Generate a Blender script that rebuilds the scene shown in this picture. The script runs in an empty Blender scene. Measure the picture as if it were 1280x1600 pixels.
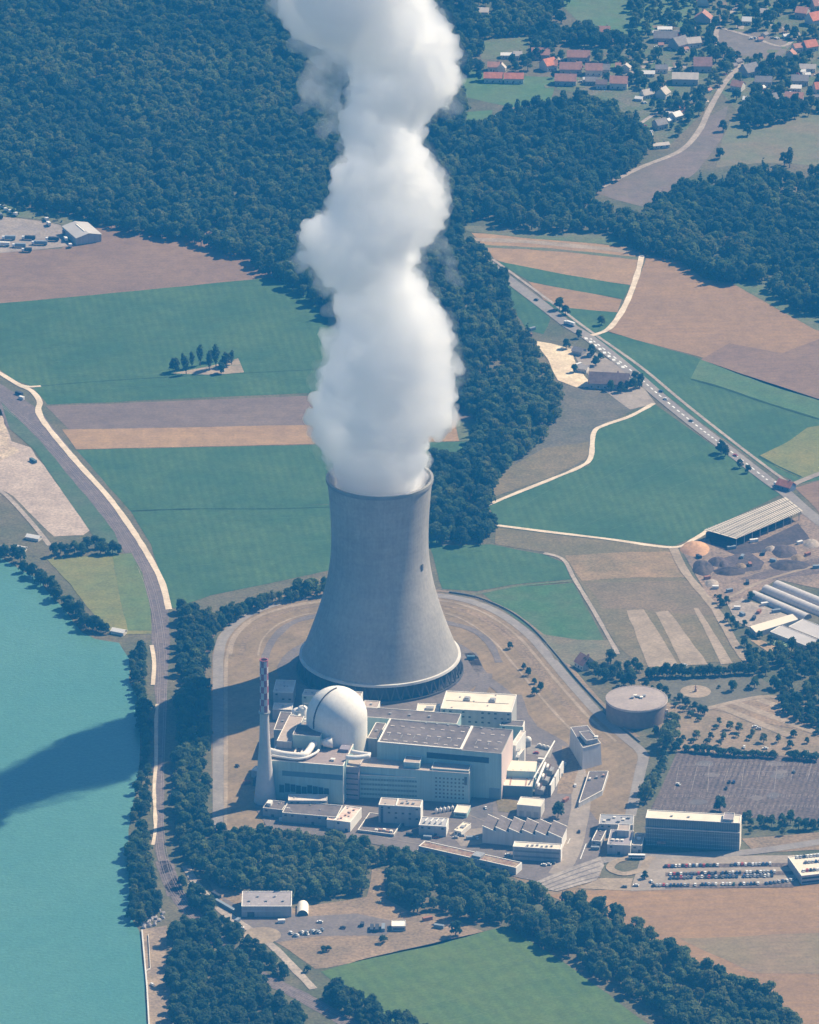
import bpy, bmesh, math, random
import numpy as np
from mathutils import Vector, Matrix, noise as mnoise
R = math.radians
sc = bpy.context.scene
col = sc.collection

# ------------------------------------------------------------------ camera
FPX = 10400.0; PITCH = R(22.64); DIST = 5049.0
_f = Vector((0, math.cos(PITCH), -math.sin(PITCH))); _r = Vector((1, 0, 0)); _u = Vector((0, math.sin(PITCH), math.cos(PITCH)))
def ray(px, py):
    return _f + _r * ((px - 640) / FPX) - _u * ((py - 800) / FPX)
_d0 = ray(594, 1047); CAM = -_d0.normalized() * DIST
cd = bpy.data.cameras.new('camera'); cam = bpy.data.objects.new('camera', cd); col.objects.link(cam)
cam.location = CAM; cam.rotation_euler = (math.pi / 2 - PITCH, 0, 0)
cd.sensor_fit = 'VERTICAL'; cd.sensor_height = 36; cd.sensor_width = 36; cd.lens = 36 * FPX / 1600
cd.clip_start = 5; cd.clip_end = 60000
sc.camera = cam

# ------------------------------------------------------------------ light
SUN_AZ = math.atan2(.84, .54)      # clockwise from +y (away from the camera) towards +x
SUN_EL = R(45.5)
HAZE_DENS = 0.6e-4; HAZE_COL = (.035, .36, .90)
sd = bpy.data.lights.new('sun', 'SUN'); sun = bpy.data.objects.new('sun', sd); col.objects.link(sun)
sd.energy = 5.0; sd.angle = R(.5); sd.color = (1, .835, .60)
sdir = Vector((math.sin(SUN_AZ) * math.cos(SUN_EL), math.cos(SUN_AZ) * math.cos(SUN_EL), math.sin(SUN_EL)))
sun.rotation_euler = (-sdir).to_track_quat('-Z', 'Y').to_euler(); sun.location = (0, 0, 3000)
w = bpy.data.worlds.new('World'); sc.world = w; w.use_nodes = True
nt = w.node_tree; sky = nt.nodes.new('ShaderNodeTexSky'); sky.sky_type = 'NISHITA'; sky.sun_disc = False
sky.sun_elevation = SUN_EL; sky.sun_rotation = SUN_AZ; sky.altitude = 400
bg = nt.nodes['Background']; bg.inputs[1].default_value = .052; nt.links.new(sky.outputs[0], bg.inputs[0])
sc.view_settings.view_transform = 'Standard'; sc.view_settings.look = 'None'; sc.view_settings.exposure = 0.9
sc.view_settings.gamma = 1
sc.render.engine = 'CYCLES'
cy = sc.cycles
cy.max_bounces = 48; cy.diffuse_bounces = 2; cy.glossy_bounces = 2; cy.volume_bounces = 48; cy.transparent_max_bounces = 64
cy.use_denoising = True; cy.caustics_reflective = False; cy.caustics_refractive = False
cy.sample_clamp_indirect = 8

# ------------------------------------------------------------------ projection helpers
def G(px, py, z=0.0):
    d = ray(px, py); t = (z - CAM.z) / d.z
    return CAM + d * t
def V(px, py, y=0.0):
    d = ray(px, py); t = (y - CAM.y) / d.y
    return CAM + d * t

# ------------------------------------------------------------------ materials
MATS = {}
def mat(name, c, c2=None, scale=.05, rough=.9, stripe=None, fac=1.0, detail=5, spec=.2, bump=0, metal=0, rnd=None, mid=(.38, .62), fine=0, mott=0, streak=0, rings=0):
    if name in MATS: return MATS[name]
    m = bpy.data.materials.new(name); m.use_nodes = True; n = m.node_tree; N = n.nodes; L = n.links
    b = N['Principled BSDF']; b.inputs['Roughness'].default_value = rough; b.inputs['Metallic'].default_value = metal
    b.inputs['Specular IOR Level'].default_value = spec
    MATS[name] = m
    if c2 is None: c2 = tuple(x * .8 for x in c)
    tc = N.new('ShaderNodeTexCoord')
    no = N.new('ShaderNodeTexNoise'); no.inputs['Scale'].default_value = scale; no.inputs['Detail'].default_value = detail; no.inputs['Roughness'].default_value = .6
    L.new(tc.outputs['Object'], no.inputs['Vector'])
    mr = N.new('ShaderNodeMapRange'); mr.inputs[1].default_value = mid[0]; mr.inputs[2].default_value = mid[1]; mr.inputs[4].default_value = fac
    L.new(no.outputs[0], mr.inputs[0])
    mx = N.new('ShaderNodeMix'); mx.data_type = 'RGBA'; mx.inputs[6].default_value = (*c, 1); mx.inputs[7].default_value = (*c2, 1)
    L.new(mr.outputs[0], mx.inputs[0]); out = mx.outputs[2]
    if stripe:
        ang, per, st, c3 = stripe
        mp = N.new('ShaderNodeMapping'); mp.inputs['Rotation'].default_value = (0, 0, ang); L.new(tc.outputs['Object'], mp.inputs[0])
        wv = N.new('ShaderNodeTexWave'); wv.inputs['Scale'].default_value = .314 / per; wv.inputs['Distortion'].default_value = 1.2; wv.inputs['Detail'].default_value = 3
        wv.inputs['Detail Scale'].default_value = .6
        L.new(mp.outputs[0], wv.inputs[0])
        n2 = N.new('ShaderNodeTexNoise'); n2.inputs['Scale'].default_value = .02; L.new(tc.outputs['Object'], n2.inputs[0])
        mu = N.new('ShaderNodeMath'); mu.operation = 'MULTIPLY'; L.new(wv.outputs[1], mu.inputs[0]); L.new(n2.outputs[0], mu.inputs[1])
        m2 = N.new('ShaderNodeMath'); m2.operation = 'MULTIPLY'; m2.inputs[1].default_value = st * 1.6; L.new(mu.outputs[0], m2.inputs[0])
        x2 = N.new('ShaderNodeMix'); x2.data_type = 'RGBA'; x2.inputs[7].default_value = (*c3, 1); L.new(m2.outputs[0], x2.inputs[0]); L.new(out, x2.inputs[6]); out = x2.outputs[2]
    if fine:
        n3 = N.new('ShaderNodeTexNoise'); n3.inputs['Scale'].default_value = .45; n3.inputs['Detail'].default_value = 4; L.new(tc.outputs['Object'], n3.inputs[0])
        mr3 = N.new('ShaderNodeMapRange'); mr3.inputs[1].default_value = .3; mr3.inputs[2].default_value = .7; mr3.inputs[3].default_value = 1 - fine; mr3.inputs[4].default_value = 1 + fine
        L.new(n3.outputs[0], mr3.inputs[0])
        vm = N.new('ShaderNodeVectorMath'); vm.operation = 'SCALE'; L.new(out, vm.inputs[0]); L.new(mr3.outputs[0], vm.inputs[3]); out = vm.outputs[0]
    if streak:
        mp7 = N.new('ShaderNodeMapping'); mp7.inputs['Scale'].default_value = (.5, .5, .022); L.new(tc.outputs['Object'], mp7.inputs[0])
        n7 = N.new('ShaderNodeTexNoise'); n7.inputs['Scale'].default_value = 1; n7.inputs['Detail'].default_value = 5; n7.inputs['Roughness'].default_value = .65; L.new(mp7.outputs[0], n7.inputs[0])
        mr7 = N.new('ShaderNodeMapRange'); mr7.inputs[1].default_value = .36; mr7.inputs[2].default_value = .66; mr7.inputs[3].default_value = 1 + streak * .5; mr7.inputs[4].default_value = 1 - streak; L.new(n7.outputs[0], mr7.inputs[0])
        v7 = N.new('ShaderNodeVectorMath'); v7.operation = 'SCALE'; L.new(out, v7.inputs[0]); L.new(mr7.outputs[0], v7.inputs[3]); out = v7.outputs[0]
    if rings:
        mp8 = N.new('ShaderNodeMapping'); mp8.inputs['Scale'].default_value = (.02, .02, .28); L.new(tc.outputs['Object'], mp8.inputs[0])
        n8 = N.new('ShaderNodeTexNoise'); n8.inputs['Scale'].default_value = 1; n8.inputs['Detail'].default_value = 3; L.new(mp8.outputs[0], n8.inputs[0])
        mr8 = N.new('ShaderNodeMapRange'); mr8.inputs[1].default_value = .35; mr8.inputs[2].default_value = .65; mr8.inputs[3].default_value = 1 - rings; mr8.inputs[4].default_value = 1 + rings; L.new(n8.outputs[0], mr8.inputs[0])
        v8 = N.new('ShaderNodeVectorMath'); v8.operation = 'SCALE'; L.new(out, v8.inputs[0]); L.new(mr8.outputs[0], v8.inputs[3]); out = v8.outputs[0]
    if mott:
        n5 = N.new('ShaderNodeTexNoise'); n5.inputs['Scale'].default_value = .09; n5.inputs['Detail'].default_value = 6; n5.inputs['Roughness'].default_value = .7; L.new(tc.outputs['Object'], n5.inputs[0])
        mr5 = N.new('ShaderNodeMapRange'); mr5.inputs[1].default_value = .35; mr5.inputs[2].default_value = .65; mr5.inputs[3].default_value = 1 - mott; mr5.inputs[4].default_value = 1 + mott
        L.new(n5.outputs[0], mr5.inputs[0])
        v5 = N.new('ShaderNodeVectorMath'); v5.operation = 'SCALE'; L.new(out, v5.inputs[0]); L.new(mr5.outputs[0], v5.inputs[3]); out = v5.outputs[0]
    if rnd:
        oi = N.new('ShaderNodeObjectInfo')
        x3 = N.new('ShaderNodeMix'); x3.data_type = 'RGBA'; x3.inputs[7].default_value = (*rnd, 1)
        m4 = N.new('ShaderNodeMath'); m4.operation = 'MULTIPLY'; m4.inputs[1].default_value = .85; L.new(oi.outputs['Random'], m4.inputs[0])
        L.new(m4.outputs[0], x3.inputs[0]); L.new(out, x3.inputs[6]); out = x3.outputs[2]
    L.new(out, b.inputs['Base Color'])
    if bump:
        bp = N.new('ShaderNodeBump'); bp.inputs['Strength'].default_value = bump; bp.inputs['Distance'].default_value = 1
        nb = N.new('ShaderNodeTexNoise'); nb.inputs['Scale'].default_value = .35; nb.inputs['Detail'].default_value = 4; L.new(tc.outputs['Object'], nb.inputs[0])
        L.new(nb.outputs[0], bp.inputs['Height']); L.new(bp.outputs[0], b.inputs['Normal'])
    return m

# ------------------------------------------------------------------ mesh builder
class MB:
    def __init__(s): s.v = []; s.f = []; s.m = []; s.cur = 0
    def quad(s, *p):
        i = len(s.v); s.v += [tuple(q) for q in p]; s.f.append(tuple(range(i, i + len(p)))); s.m.append(s.cur); return s
    def prism(s, poly, z0, z1, top=True, bottom=False):
        n = len(poly); i = len(s.v)
        a = sum(poly[k][0] * poly[(k + 1) % n][1] - poly[(k + 1) % n][0] * poly[k][1] for k in range(n))
        if a < 0: poly = poly[::-1]
        s.v += [(p[0], p[1], z0) for p in poly] + [(p[0], p[1], z1) for p in poly]
        for k in range(n):
            k2 = (k + 1) % n; s.f.append((i + k, i + k2, i + n + k2, i + n + k)); s.m.append(s.cur)
        if top: s.f.append(tuple(range(i + n, i + 2 * n))); s.m.append(s.cur)
        if bottom: s.f.append(tuple(range(i + n - 1, i - 1, -1))); s.m.append(s.cur)
        return s
    def box(s, x0, x1, y0, y1, z0, z1):
        return s.prism([(x0, y0), (x1, y0), (x1, y1), (x0, y1)], z0, z1, True, True)
    def tube(s, pts, r, n=10, caps=True):
        pts = [Vector(p) for p in pts]; rr = r if isinstance(r, (list, tuple)) else [r] * len(pts); i = len(s.v)
        for k, p in enumerate(pts):
            t = (pts[min(k + 1, len(pts) - 1)] - pts[max(k - 1, 0)]).normalized()
            a = t.orthogonal().normalized() if abs(t.z) > .99 else t.cross(Vector((0, 0, 1))).normalized()
            b = t.cross(a)
            for j in range(n):
                an = 2 * math.pi * j / n; s.v.append(tuple(p + (a * math.cos(an) + b * math.sin(an)) * rr[k]))
        for k in range(len(pts) - 1):
            for j in range(n):
                j2 = (j + 1) % n; s.f.append((i + k * n + j, i + k * n + j2, i + (k + 1) * n + j2, i + (k + 1) * n + j)); s.m.append(s.cur)
        if caps:
            s.f.append(tuple(i + j for j in range(n))); s.m.append(s.cur); e = i + (len(pts) - 1) * n
            s.f.append(tuple(e + j for j in range(n - 1, -1, -1))); s.m.append(s.cur)
        return s
    def lathe(s, prof, n=48, c=(0, 0), a0=0, a1=2 * math.pi):
        full = abs(a1 - a0 - 2 * math.pi) < 1e-6; i = len(s.v); m = n if full else n + 1
        for (r, z) in prof:
            for j in range(m):
                a = a0 + (a1 - a0) * j / n; s.v.append((c[0] + r * math.cos(a), c[1] + r * math.sin(a), z))
        for k in range(len(prof) - 1):
            for j in range(n):
                j2 = (j + 1) % m; s.f.append((i + k * m + j, i + k * m + j2, i + (k + 1) * m + j2, i + (k + 1) * m + j)); s.m.append(s.cur)
        return s
    def build(s, name, mats, parent=None, smooth=False, loc=None):
        me = bpy.data.meshes.new(name); me.from_pydata(s.v, [], s.f)
        if not isinstance(mats, (list, tuple)): mats = [mats]
        for m in mats: me.materials.append(m)
        if any(s.m): me.polygons.foreach_set('material_index', s.m)
        if smooth: me.polygons.foreach_set('use_smooth', [True] * len(me.polygons))
        bm = bmesh.new(); bm.from_mesh(me); bmesh.ops.recalc_face_normals(bm, faces=bm.faces) if not getattr(s, 'keep', False) else None
        bm.to_mesh(me); bm.free()
        o = bpy.data.objects.new(name, me); col.objects.link(o)
        if parent: o.parent = parent
        if loc is not None: o.location = loc
        return o
def tag(o, label, cat, group=None):
    o['label'] = label; o['category'] = cat
    if group: o['group'] = group
    return o
def empty(name, label, cat, loc, rz=0, group=None):
    o = bpy.data.objects.new(name, None); col.objects.link(o); o.location = loc; o.rotation_euler = (0, 0, rz)
    o.empty_display_size = .1
    return tag(o, label, cat, group)
def struct(o, kind='structure'):
    o['kind'] = kind; return o
def copy_tree(o, parent=None):
    c = o.copy(); col.objects.link(c); c.parent = parent
    for ch in list(o.children): copy_tree(ch, c)
    return c

# ------------------------------------------------------------------ ground sheets
rg = random.Random(5)
def wobble(pts, step=9, amp=.7, seed=0):
    out = []
    n = len(pts)
    for k in range(n):
        a = pts[k]; b = pts[(k + 1) % n]; L = math.dist(a[:2], b[:2]); m = max(1, int(L / step))
        for j in range(m):
            t = j / m; x = a[0] + (b[0] - a[0]) * t; y = a[1] + (b[1] - a[1]) * t
            q = mnoise.noise_vector(Vector((x * .05, y * .05, seed))) * amp + mnoise.noise_vector(Vector((x * .011, y * .011, seed + 9))) * amp * 1.6
            out.append((x + q.x, y + q.y))
    return out
LAY = .08
def sheet(name, px, layer, m, wob=.8, z=None):
    z = layer * LAY if z is None else z
    w = [tuple(G(x, y, z))[:2] for x, y in px]
    if wob: w = wobble(w, 8, wob, layer)
    b = MB(); b.quad(*[(x, y, z) for x, y in w])
    return struct(b.build(name, m))
def smooth_line(p, sub=8):
    out = []
    for i in range(len(p) - 1):
        p0 = Vector(p[max(i - 1, 0)]); p1 = Vector(p[i]); p2 = Vector(p[i + 1]); p3 = Vector(p[min(i + 2, len(p) - 1)])
        for j in range(sub):
            t = j / sub
            out.append(.5 * (2 * p1 + (p2 - p0) * t + (2 * p0 - 5 * p1 + 4 * p2 - p3) * t * t + (3 * p1 - p0 - 3 * p2 + p3) * t ** 3))
    out.append(Vector(p[-1])); return out
def ribbon(name, px, width, layer, m, off=0, dash=None, wob=.0, z=None, kind=True):
    z = layer * LAY if z is None else z
    pts = smooth_line([G(x, y, z) for x, y in px]); b = MB(); acc = 0
    L = []; Rr = []
    for k, p in enumerate(pts):
        t = (pts[min(k + 1, len(pts) - 1)] - pts[max(k - 1, 0)]); t.z = 0; t.normalize(); s = Vector((t.y, -t.x, 0))
        ww = width / 2 + (mnoise.noise(p * .06) * wob)
        L.append(p + s * (off - ww)); Rr.append(p + s * (off + ww))
    if dash:
        for k in range(len(pts) - 1):
            d = (pts[k + 1] - pts[k]).length; nn = max(1, int(d / dash))
            for j in range(nn):
                t0, t1 = j / nn, (j + .5) / nn
                b.quad(L[k].lerp(L[k + 1], t0), Rr[k].lerp(Rr[k + 1], t0), Rr[k].lerp(Rr[k + 1], t1), L[k].lerp(L[k + 1], t1))
    else:
        for k in range(len(pts) - 1): b.quad(L[k], Rr[k], Rr[k + 1], L[k + 1])
    o = b.build(name, m)
    return struct(o) if kind else o
# ------------------------------------------------------------------ ground
SURF = mat
def mat(name, c, c2=None, *a, **k):
    q = .74 if 'green' in name else .80
    if name in ('river_water', 'rail_steel', 'sand', 'road_paint', 'path_dust'): q = 1
    if k.get('stripe'): st = k['stripe']; k['stripe'] = (*st[:3], tuple(x * q for x in st[3]))
    k.setdefault('mott', .03 if name in ('river_water', 'rail_steel') else .13); k['mott'] = .05 if name == 'river_water' else k['mott']; k['fine'] = k.get('fine', .1) * 1.15
    return SURF(name, tuple(x * q for x in c), tuple(x * q for x in c2) if c2 else None, *a, **k)
M_base = mat('dry_grass', (.20, .165, .10), (.11, .125, .065), .012, fine=.25)
M_green = mat('crop_green', (.062, .146, .070), (.100, .185, .080), .014, stripe=(R(-8), 7, .45, (.052, .125, .062)), fine=.12)
M_green2 = mat('crop_green_light', (.10, .22, .06), (.075, .19, .06), .015, stripe=(R(25), 10, .3, (.13, .25, .07)), fine=.12)
M_gdull = mat('grass_dull', (.135, .19, .085), (.20, .185, .11), .02, fine=.2)
M_mauve = mat('ploughed_soil', (.31, .20, .12), (.255, .165, .105), .014, stripe=(R(82), 6, .45, (.25, .16, .12)), fine=.1)
M_mauve2 = mat('ploughed_soil_dark', (.255, .19, .145), (.215, .16, .125), .014, stripe=(R(88), 5, .45, (.22, .15, .125)), fine=.1)
M_tan = mat('stubble', (.46, .29, .135), (.385, .245, .12), .02, stripe=(R(88), 6, .7, (.40, .255, .15)), fine=.12)
M_tan2 = mat('stubble_field', (.40, .245, .115), (.335, .21, .105), .012, stripe=(R(86), 8, .6, (.33, .21, .13)), fine=.12)
M_olive = mat('dry_meadow', (.25, .195, .105), (.19, .165, .085), .02, fine=.2)
M_yel = mat('yellow_meadow', (.27, .25, .08), (.20, .22, .075), .02, fine=.15)
M_pale = mat('pale_strip', (.46, .36, .26), (.36, .28, .19), .03, fine=.15)
M_cream = mat('sand', (.75, .62, .42), (.60, .47, .32), .05, fine=.15)
M_gravel = mat('gravel', (.50, .42, .34), (.40, .33, .27), .03, fine=.2)
M_grey = mat('asphalt_worn', (.245, .205, .18), (.20, .17, .155), .03, fine=.12)
M_road = mat('asphalt_pale', (.36, .32, .28), (.30, .265, .24), .03, fine=.1)
M_drive = mat('concrete_drive', (.42, .35, .28), (.35, .29, .235), .03, fine=.1)
M_dark = mat('asphalt_dark', (.12, .092, .08), (.16, .12, .10), .03, stripe=(R(12), 4, .9, (.21, .165, .14)), fine=.3)
M_path = mat('path_dust', (.72, .60, .45), (.60, .49, .36), .05)
M_dirt = mat('bare_dirt', (.36, .255, .16), (.26, .195, .125), .03, fine=.25)
M_bank = mat('site_bank', (.33, .235, .135), (.25, .185, .105), .03, stripe=(R(40), 8, .3, (.38, .28, .165)), fine=.13)
M_rail = mat('ballast', (.235, .185, .165), (.19, .155, .145), .05, fine=.2)
M_mark = mat('road_paint', (.8, .8, .76), (.7, .7, .66), .2)
M_water = mat('river_water', (.080, .215, .185), (.10, .235, .195), .004, rough=.3, spec=.4, bump=.25)
M_ditch = mat('ditch_growth', (.03, .07, .035), (.04, .09, .04), .1)

b = MB(); S = 14000; b.quad((-S, -S, 0), (S, -S, 0), (S, S, 0), (-S, S, 0)); struct(b.build('ground', M_base))
sheet('river_water', [(-400, 860), (0, 872), (34, 891), (59, 904), (80, 930), (103, 954), (125, 988), (147, 998), (187, 1004), (200, 1029), (203, 1060), (216, 1094), (220, 1187), (209, 1255), (199, 1319), (198, 1375), (205, 1435), (219, 1454), (227, 1525), (231, 1600), (236, 1800), (-400, 1800)], 1, M_water, 1.2)
# west side fields
sheet('ploughed_field', [(-80, 400), (95, 388), (108, 378), (160, 350), (330, 352), (440, 400), (440, 432), (410, 435), (300, 446), (0, 474), (-80, 482)], 1, M_mauve, .8)
sheet('depot_yard', [(-80, 330), (60, 345), (95, 352), (112, 384), (60, 390), (-80, 402)], 2, mat('yard_gravel', (.33, .28, .25), (.40, .33, .27), .05, fine=.2))
sheet('scrub_bank', [(-80, 305), (0, 318), (130, 340), (165, 352), (100, 352), (60, 343), (-80, 328)], 2, M_gdull)
sheet('green_field', [(-80, 482), (0, 474), (300, 446), (410, 435), (460, 432), (620, 500), (700, 610), (540, 612), (75, 632), (52, 604), (20, 592), (0, 577), (-80, 545)], 1, M_green, .8)
ribbon('ditch', [(54, 604), (150, 596), (280, 588), (380, 583), (520, 576)], 1.2, 2, M_ditch, wob=.5)
sheet('copse_floor', [(268, 583), (330, 572), (372, 560), (381, 582), (330, 586)], 2, M_pale, .8)
sheet('ploughed_strip', [(72, 634), (500, 618), (760, 606), (748, 655), (720, 659), (490, 664), (108, 671)], 1, M_mauve2, .6)
sheet('stubble_strip', [(98, 671), (490, 664), (712, 657), (718, 689), (490, 694), (120, 702)], 2, M_tan, .6)
sheet('grass_corner', [(712, 657), (748, 655), (748, 686), (718, 689)], 2, M_gdull)
sheet('green_field', [(120, 703), (490, 695), (718, 690), (740, 690), (680, 782), (204, 799)], 1, M_green, .6)
sheet('green_field', [(204, 799), (680, 782), (690, 850), (520, 890), (450, 905), (330, 930), (272, 950), (264, 945), (236, 850)], 2, M_green, .6)
ribbon('ditch', [(205, 798), (300, 795), (420, 795), (520, 792)], 2.0, 3, M_ditch, wob=.6)
sheet('railway_verge', [(-60, 560), (0, 600), (60, 640), (110, 700), (160, 770), (205, 830), (240, 880), (262, 945), (266, 1000), (262, 1100), (256, 1200), (258, 1330), (290, 1400), (262, 1400), (244, 1330), (240, 1200), (246, 1110), (238, 1010), (236, 960), (215, 885), (160, 820), (100, 745), (40, 690), (-60, 615)], 2, M_rail, .8)
sheet('grass_verge', [(2, 628), (30, 655), (85, 715), (135, 775), (178, 832), (190, 862), (170, 868), (145, 838), (100, 770), (55, 705), (15, 670)], 3, M_gdull if 0 else mat('verge_green', (.09, .16, .08), (.13, .17, .10), .02, fine=.15))
sheet('gravel_yard', [(-80, 610), (0, 640), (16, 690), (48, 700), (82, 745), (142, 828), (130, 836), (85, 838), (50, 805), (20, 775), (-80, 720)], 2, mat('quarry_gravel', (.58, .46, .37), (.47, .37, .30), .03, fine=.2), 1)
sheet('sand_patch', [(-60, 640), (4, 650), (12, 690), (30, 705), (0, 720), (-60, 715)], 3, mat('quarry_sand', (.68, .54, .38), (.50, .38, .28), .06, fine=.3), 1.5)
sheet('rough_meadow', [(-80, 740), (0, 775), (40, 812), (78, 856), (60, 870), (0, 862), (-80, 850)], 2, M_base)
ribbon('dirt_track', [(-60, 735), (0, 766), (42, 808), (78, 852)], 4, 4, M_gravel)
sheet('yellow_meadow', [(70, 872), (150, 868), (205, 864), (222, 895), (236, 955), (237, 990), (180, 992), (150, 965), (110, 915)], 3, M_yel)
sheet('yellow_meadow', [(175, 868), (204, 864), (222, 895), (236, 955), (237, 985), (200, 985), (185, 920)], 4, mat('meadow_green', (.15, .22, .08), (.19, .23, .08), .02, fine=.15))
ribbon('riverside_path', [(-60, 548), (0, 583), (28, 600), (50, 611), (62, 627), (60, 640), (66, 655), (85, 680), (125, 727), (170, 777), (207, 828), (236, 875), (254, 912), (264, 952)], 5, 5, M_path, wob=.6)
ribbon('riverside_path', [(28, 600), (45, 604), (64, 603)], 3.5, 6, M_path)
ribbon('riverside_path', [(237, 1008), (241, 1035), (239, 1070)], 3.2, 5, M_path)
ribbon('riverside_path', [(246, 1100), (244, 1130), (244, 1190), (241, 1230), (243, 1290), (239, 1320)], 2.6, 5, M_path, wob=.5)
for off in (-2.6, 2.6):
    for s in (-.75, .75):
        ribbon('railway_rail', [(-60, 590), (0, 628), (60, 676), (130, 750), (190, 830), (228, 900), (246, 965), (254, 1040), (252, 1120), (249, 1200), (248, 1280), (256, 1345), (276, 1395), (320, 1450), (400, 1520), (470, 1556), (560, 1608), (640, 1660)], .3, 4, mat('rail_steel', (.34, .29, .27), (.28, .22, .2), .1, rough=.5), off=off + s)
ribbon('railway_bed', [(256, 1345), (276, 1395), (320, 1450), (400, 1520), (470, 1556), (560, 1608), (640, 1660)], 12, 2, M_rail, wob=1)
sheet('embankment_quay', [(221, 1452), (262, 1446), (260, 1500), (266, 1560), (275, 1640), (238, 1640), (231, 1600), (227, 1525)], 2, mat('quay_soil', (.40, .30, .2), (.3, .23, .17), .05, fine=.25))
# power station ground
ENC = [(333, 1300), (331, 1080), (332, 1022), (340, 995), (364, 966), (414, 942), (457, 932), (500, 926), (590, 920), (686, 926), (740, 936), (782, 953), (824, 983), (856, 1018), (892, 1062), (932, 1110), (966, 1142), (1000, 1166), (1016, 1180), (1008, 1206), (990, 1275), (960, 1300), (930, 1390), (860, 1400), (800, 1370), (650, 1325), (540, 1308), (420, 1292)]
sheet('station_bank', ENC, 1, M_bank, .4)
RING = [(341, 1300), (341, 1200), (341, 1060), (342, 1022), (352, 992), (385, 962), (440, 941), (500, 932), (590, 925), (690, 931), (743, 942), (787, 962), (828, 993), (861, 1030), (899, 1075), (942, 1122), (980, 1155), (1004, 1178), (1000, 1208), (985, 1275)]
ribbon('perimeter_road', RING, 8, 3, M_road)
ribbon('inner_track', [(412, 1035), (420, 1012), (432, 993), (455, 974), (490, 963), (550, 955), (640, 958), (700, 973), (738, 984), (765, 1005), (780, 1035)], 6, 3, M_grey, wob=.8)
ribbon('inner_track', [(352, 1290), (353, 1190), (353, 1060), (356, 1020), (372, 985), (405, 962), (460, 947), (520, 938)], 3, 3, M_pale, wob=.6)
ribbon('inner_track', [(700, 946), (742, 958), (780, 978), (815, 1008), (845, 1045), (880, 1095)], 3, 3, M_dirt, wob=.6)
b = MB(); b.lathe([(0, .32), (78, .32)], 64); struct(b.build('tower_apron', M_grey))
sheet('station_yard', [(398, 1262), (412, 1150), (440, 1092), (470, 1040), (500, 1060), (600, 1100), (690, 1085), (815, 1085), (832, 1130), (885, 1160), (905, 1185), (912, 1255), (940, 1290), (938, 1335), (885, 1385), (815, 1372), (650, 1332), (540, 1310), (420, 1296)], 5, M_grey, .4)
ribbon('site_road', [(897, 1190), (905, 1225), (908, 1255), (902, 1290), (892, 1330), (872, 1366)], 14, 6, M_drive, wob=.5)
ribbon('site_road', [(760, 1052), (745, 1085), (700, 1075), (660, 1094), (640, 1100)], 10, 6, M_grey)
ribbon('site_road', [(735, 1020), (745, 1040), (760, 1060), (790, 1085), (830, 1135)], 9, 4, M_grey, wob=1.5)
sheet('gravel_lot', [(878, 1165), (870, 1240), (893, 1240), (905, 1190), (895, 1170)], 7, M_dirt)
sheet('grass_island', [(775, 1243), (810, 1252), (806, 1270), (778, 1268)], 7, M_olive)
sheet('sidings_ballast', [(820, 1384), (900, 1352), (938, 1338), (944, 1352), (930, 1375), (870, 1392)], 7, mat('ballast_pale', (.46, .40, .34), (.36, .31, .27), .06, fine=.2))
for k in range(4):
    ribbon('siding_rail', [(836 + 10 * k, 1384 + 2 * k), (890 + 6 * k, 1362 + 5 * k), (938, 1345 + 8 * k)], 1.1, 8, M_grey)
# south yard
sheet('works_yard', [(322, 1372), (345, 1388), (380, 1394), (460, 1420), (572, 1402), (580, 1358), (598, 1358), (602, 1405), (640, 1425), (700, 1432), (755, 1456), (690, 1474), (510, 1512), (490, 1514), (440, 1478), (395, 1452), (350, 1415)], 2, M_dirt, .9)
sheet('works_asphalt', [(340, 1398), (380, 1420), (480, 1432), (560, 1428), (640, 1444), (600, 1462), (500, 1462), (430, 1472), (385, 1450)], 3, M_grey, .8)
ribbon('works_road', [(290, 1352), (310, 1385), (350, 1425), (395, 1455), (430, 1482), (462, 1515), (490, 1545)], 6, 4, M_gravel, wob=.8)
b = MB(); p = G(410, 1462); b.lathe([(0, 5 * LAY), (13, 5 * LAY)], 40, c=(p.x, p.y)); struct(b.build('gravel_circle', M_pale))
sheet('green_field', [(500, 1518), (560, 1500), (690, 1470), (790, 1448), (900, 1516), (1040, 1620), (800, 1680), (640, 1620)], 2, mat('crop_green_fresh', (.135, .20, .062), (.10, .175, .062), .02, stripe=(R(-20), 10, .35, (.15, .25, .06)), fine=.12), .8)
sheet('stubble_field', [(860, 1400), (890, 1392), (1040, 1388), (1330, 1376), (1330, 1660), (1270, 1640), (1180, 1560), (1080, 1510), (980, 1450)], 2, M_tan2, .7)
sheet('stubble_band', [(1060, 1466), (1330, 1456), (1330, 1520), (1180, 1520)], 3, mat('stubble_green', (.31, .24, .13), (.36, .25, .15), .02, stripe=(R(86), 6, .4, (.25, .2, .12)), fine=.12), 1.5)
# car park
sheet('car_park', [(985, 1392), (1000, 1345), (1030, 1338), (1242, 1336), (1250, 1384)], 4, M_drive, .3)
ribbon('car_park_road', [(936, 1345), (990, 1338), (1080, 1336), (1180, 1330), (1300, 1312)], 9, 5, M_road)
ribbon('car_park_road', [(990, 1338), (962, 1346), (954, 1357), (975, 1365), (1003, 1358), (1012, 1345), (1020, 1338)], 6, 6, M_pale)
for y in (1353, 1366, 1385):
    ribbon('parking_row', [(1040, y), (1140, y - 1), (1240, y - 2)], 6, 6, M_dark)
sheet('dirt_lot', [(905, 1388), (940, 1372), (990, 1372), (986, 1391)], 4, M_pale)
sheet('grass_lot', [(1160, 1310), (1330, 1296), (1330, 1325), (1180, 1332)], 3, M_dirt)
sheet('overflow_car_park', [(1058, 1174), (1160, 1178), (1330, 1186), (1330, 1288), (1165, 1277), (1018, 1264)], 3, M_dark, .4)
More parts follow.
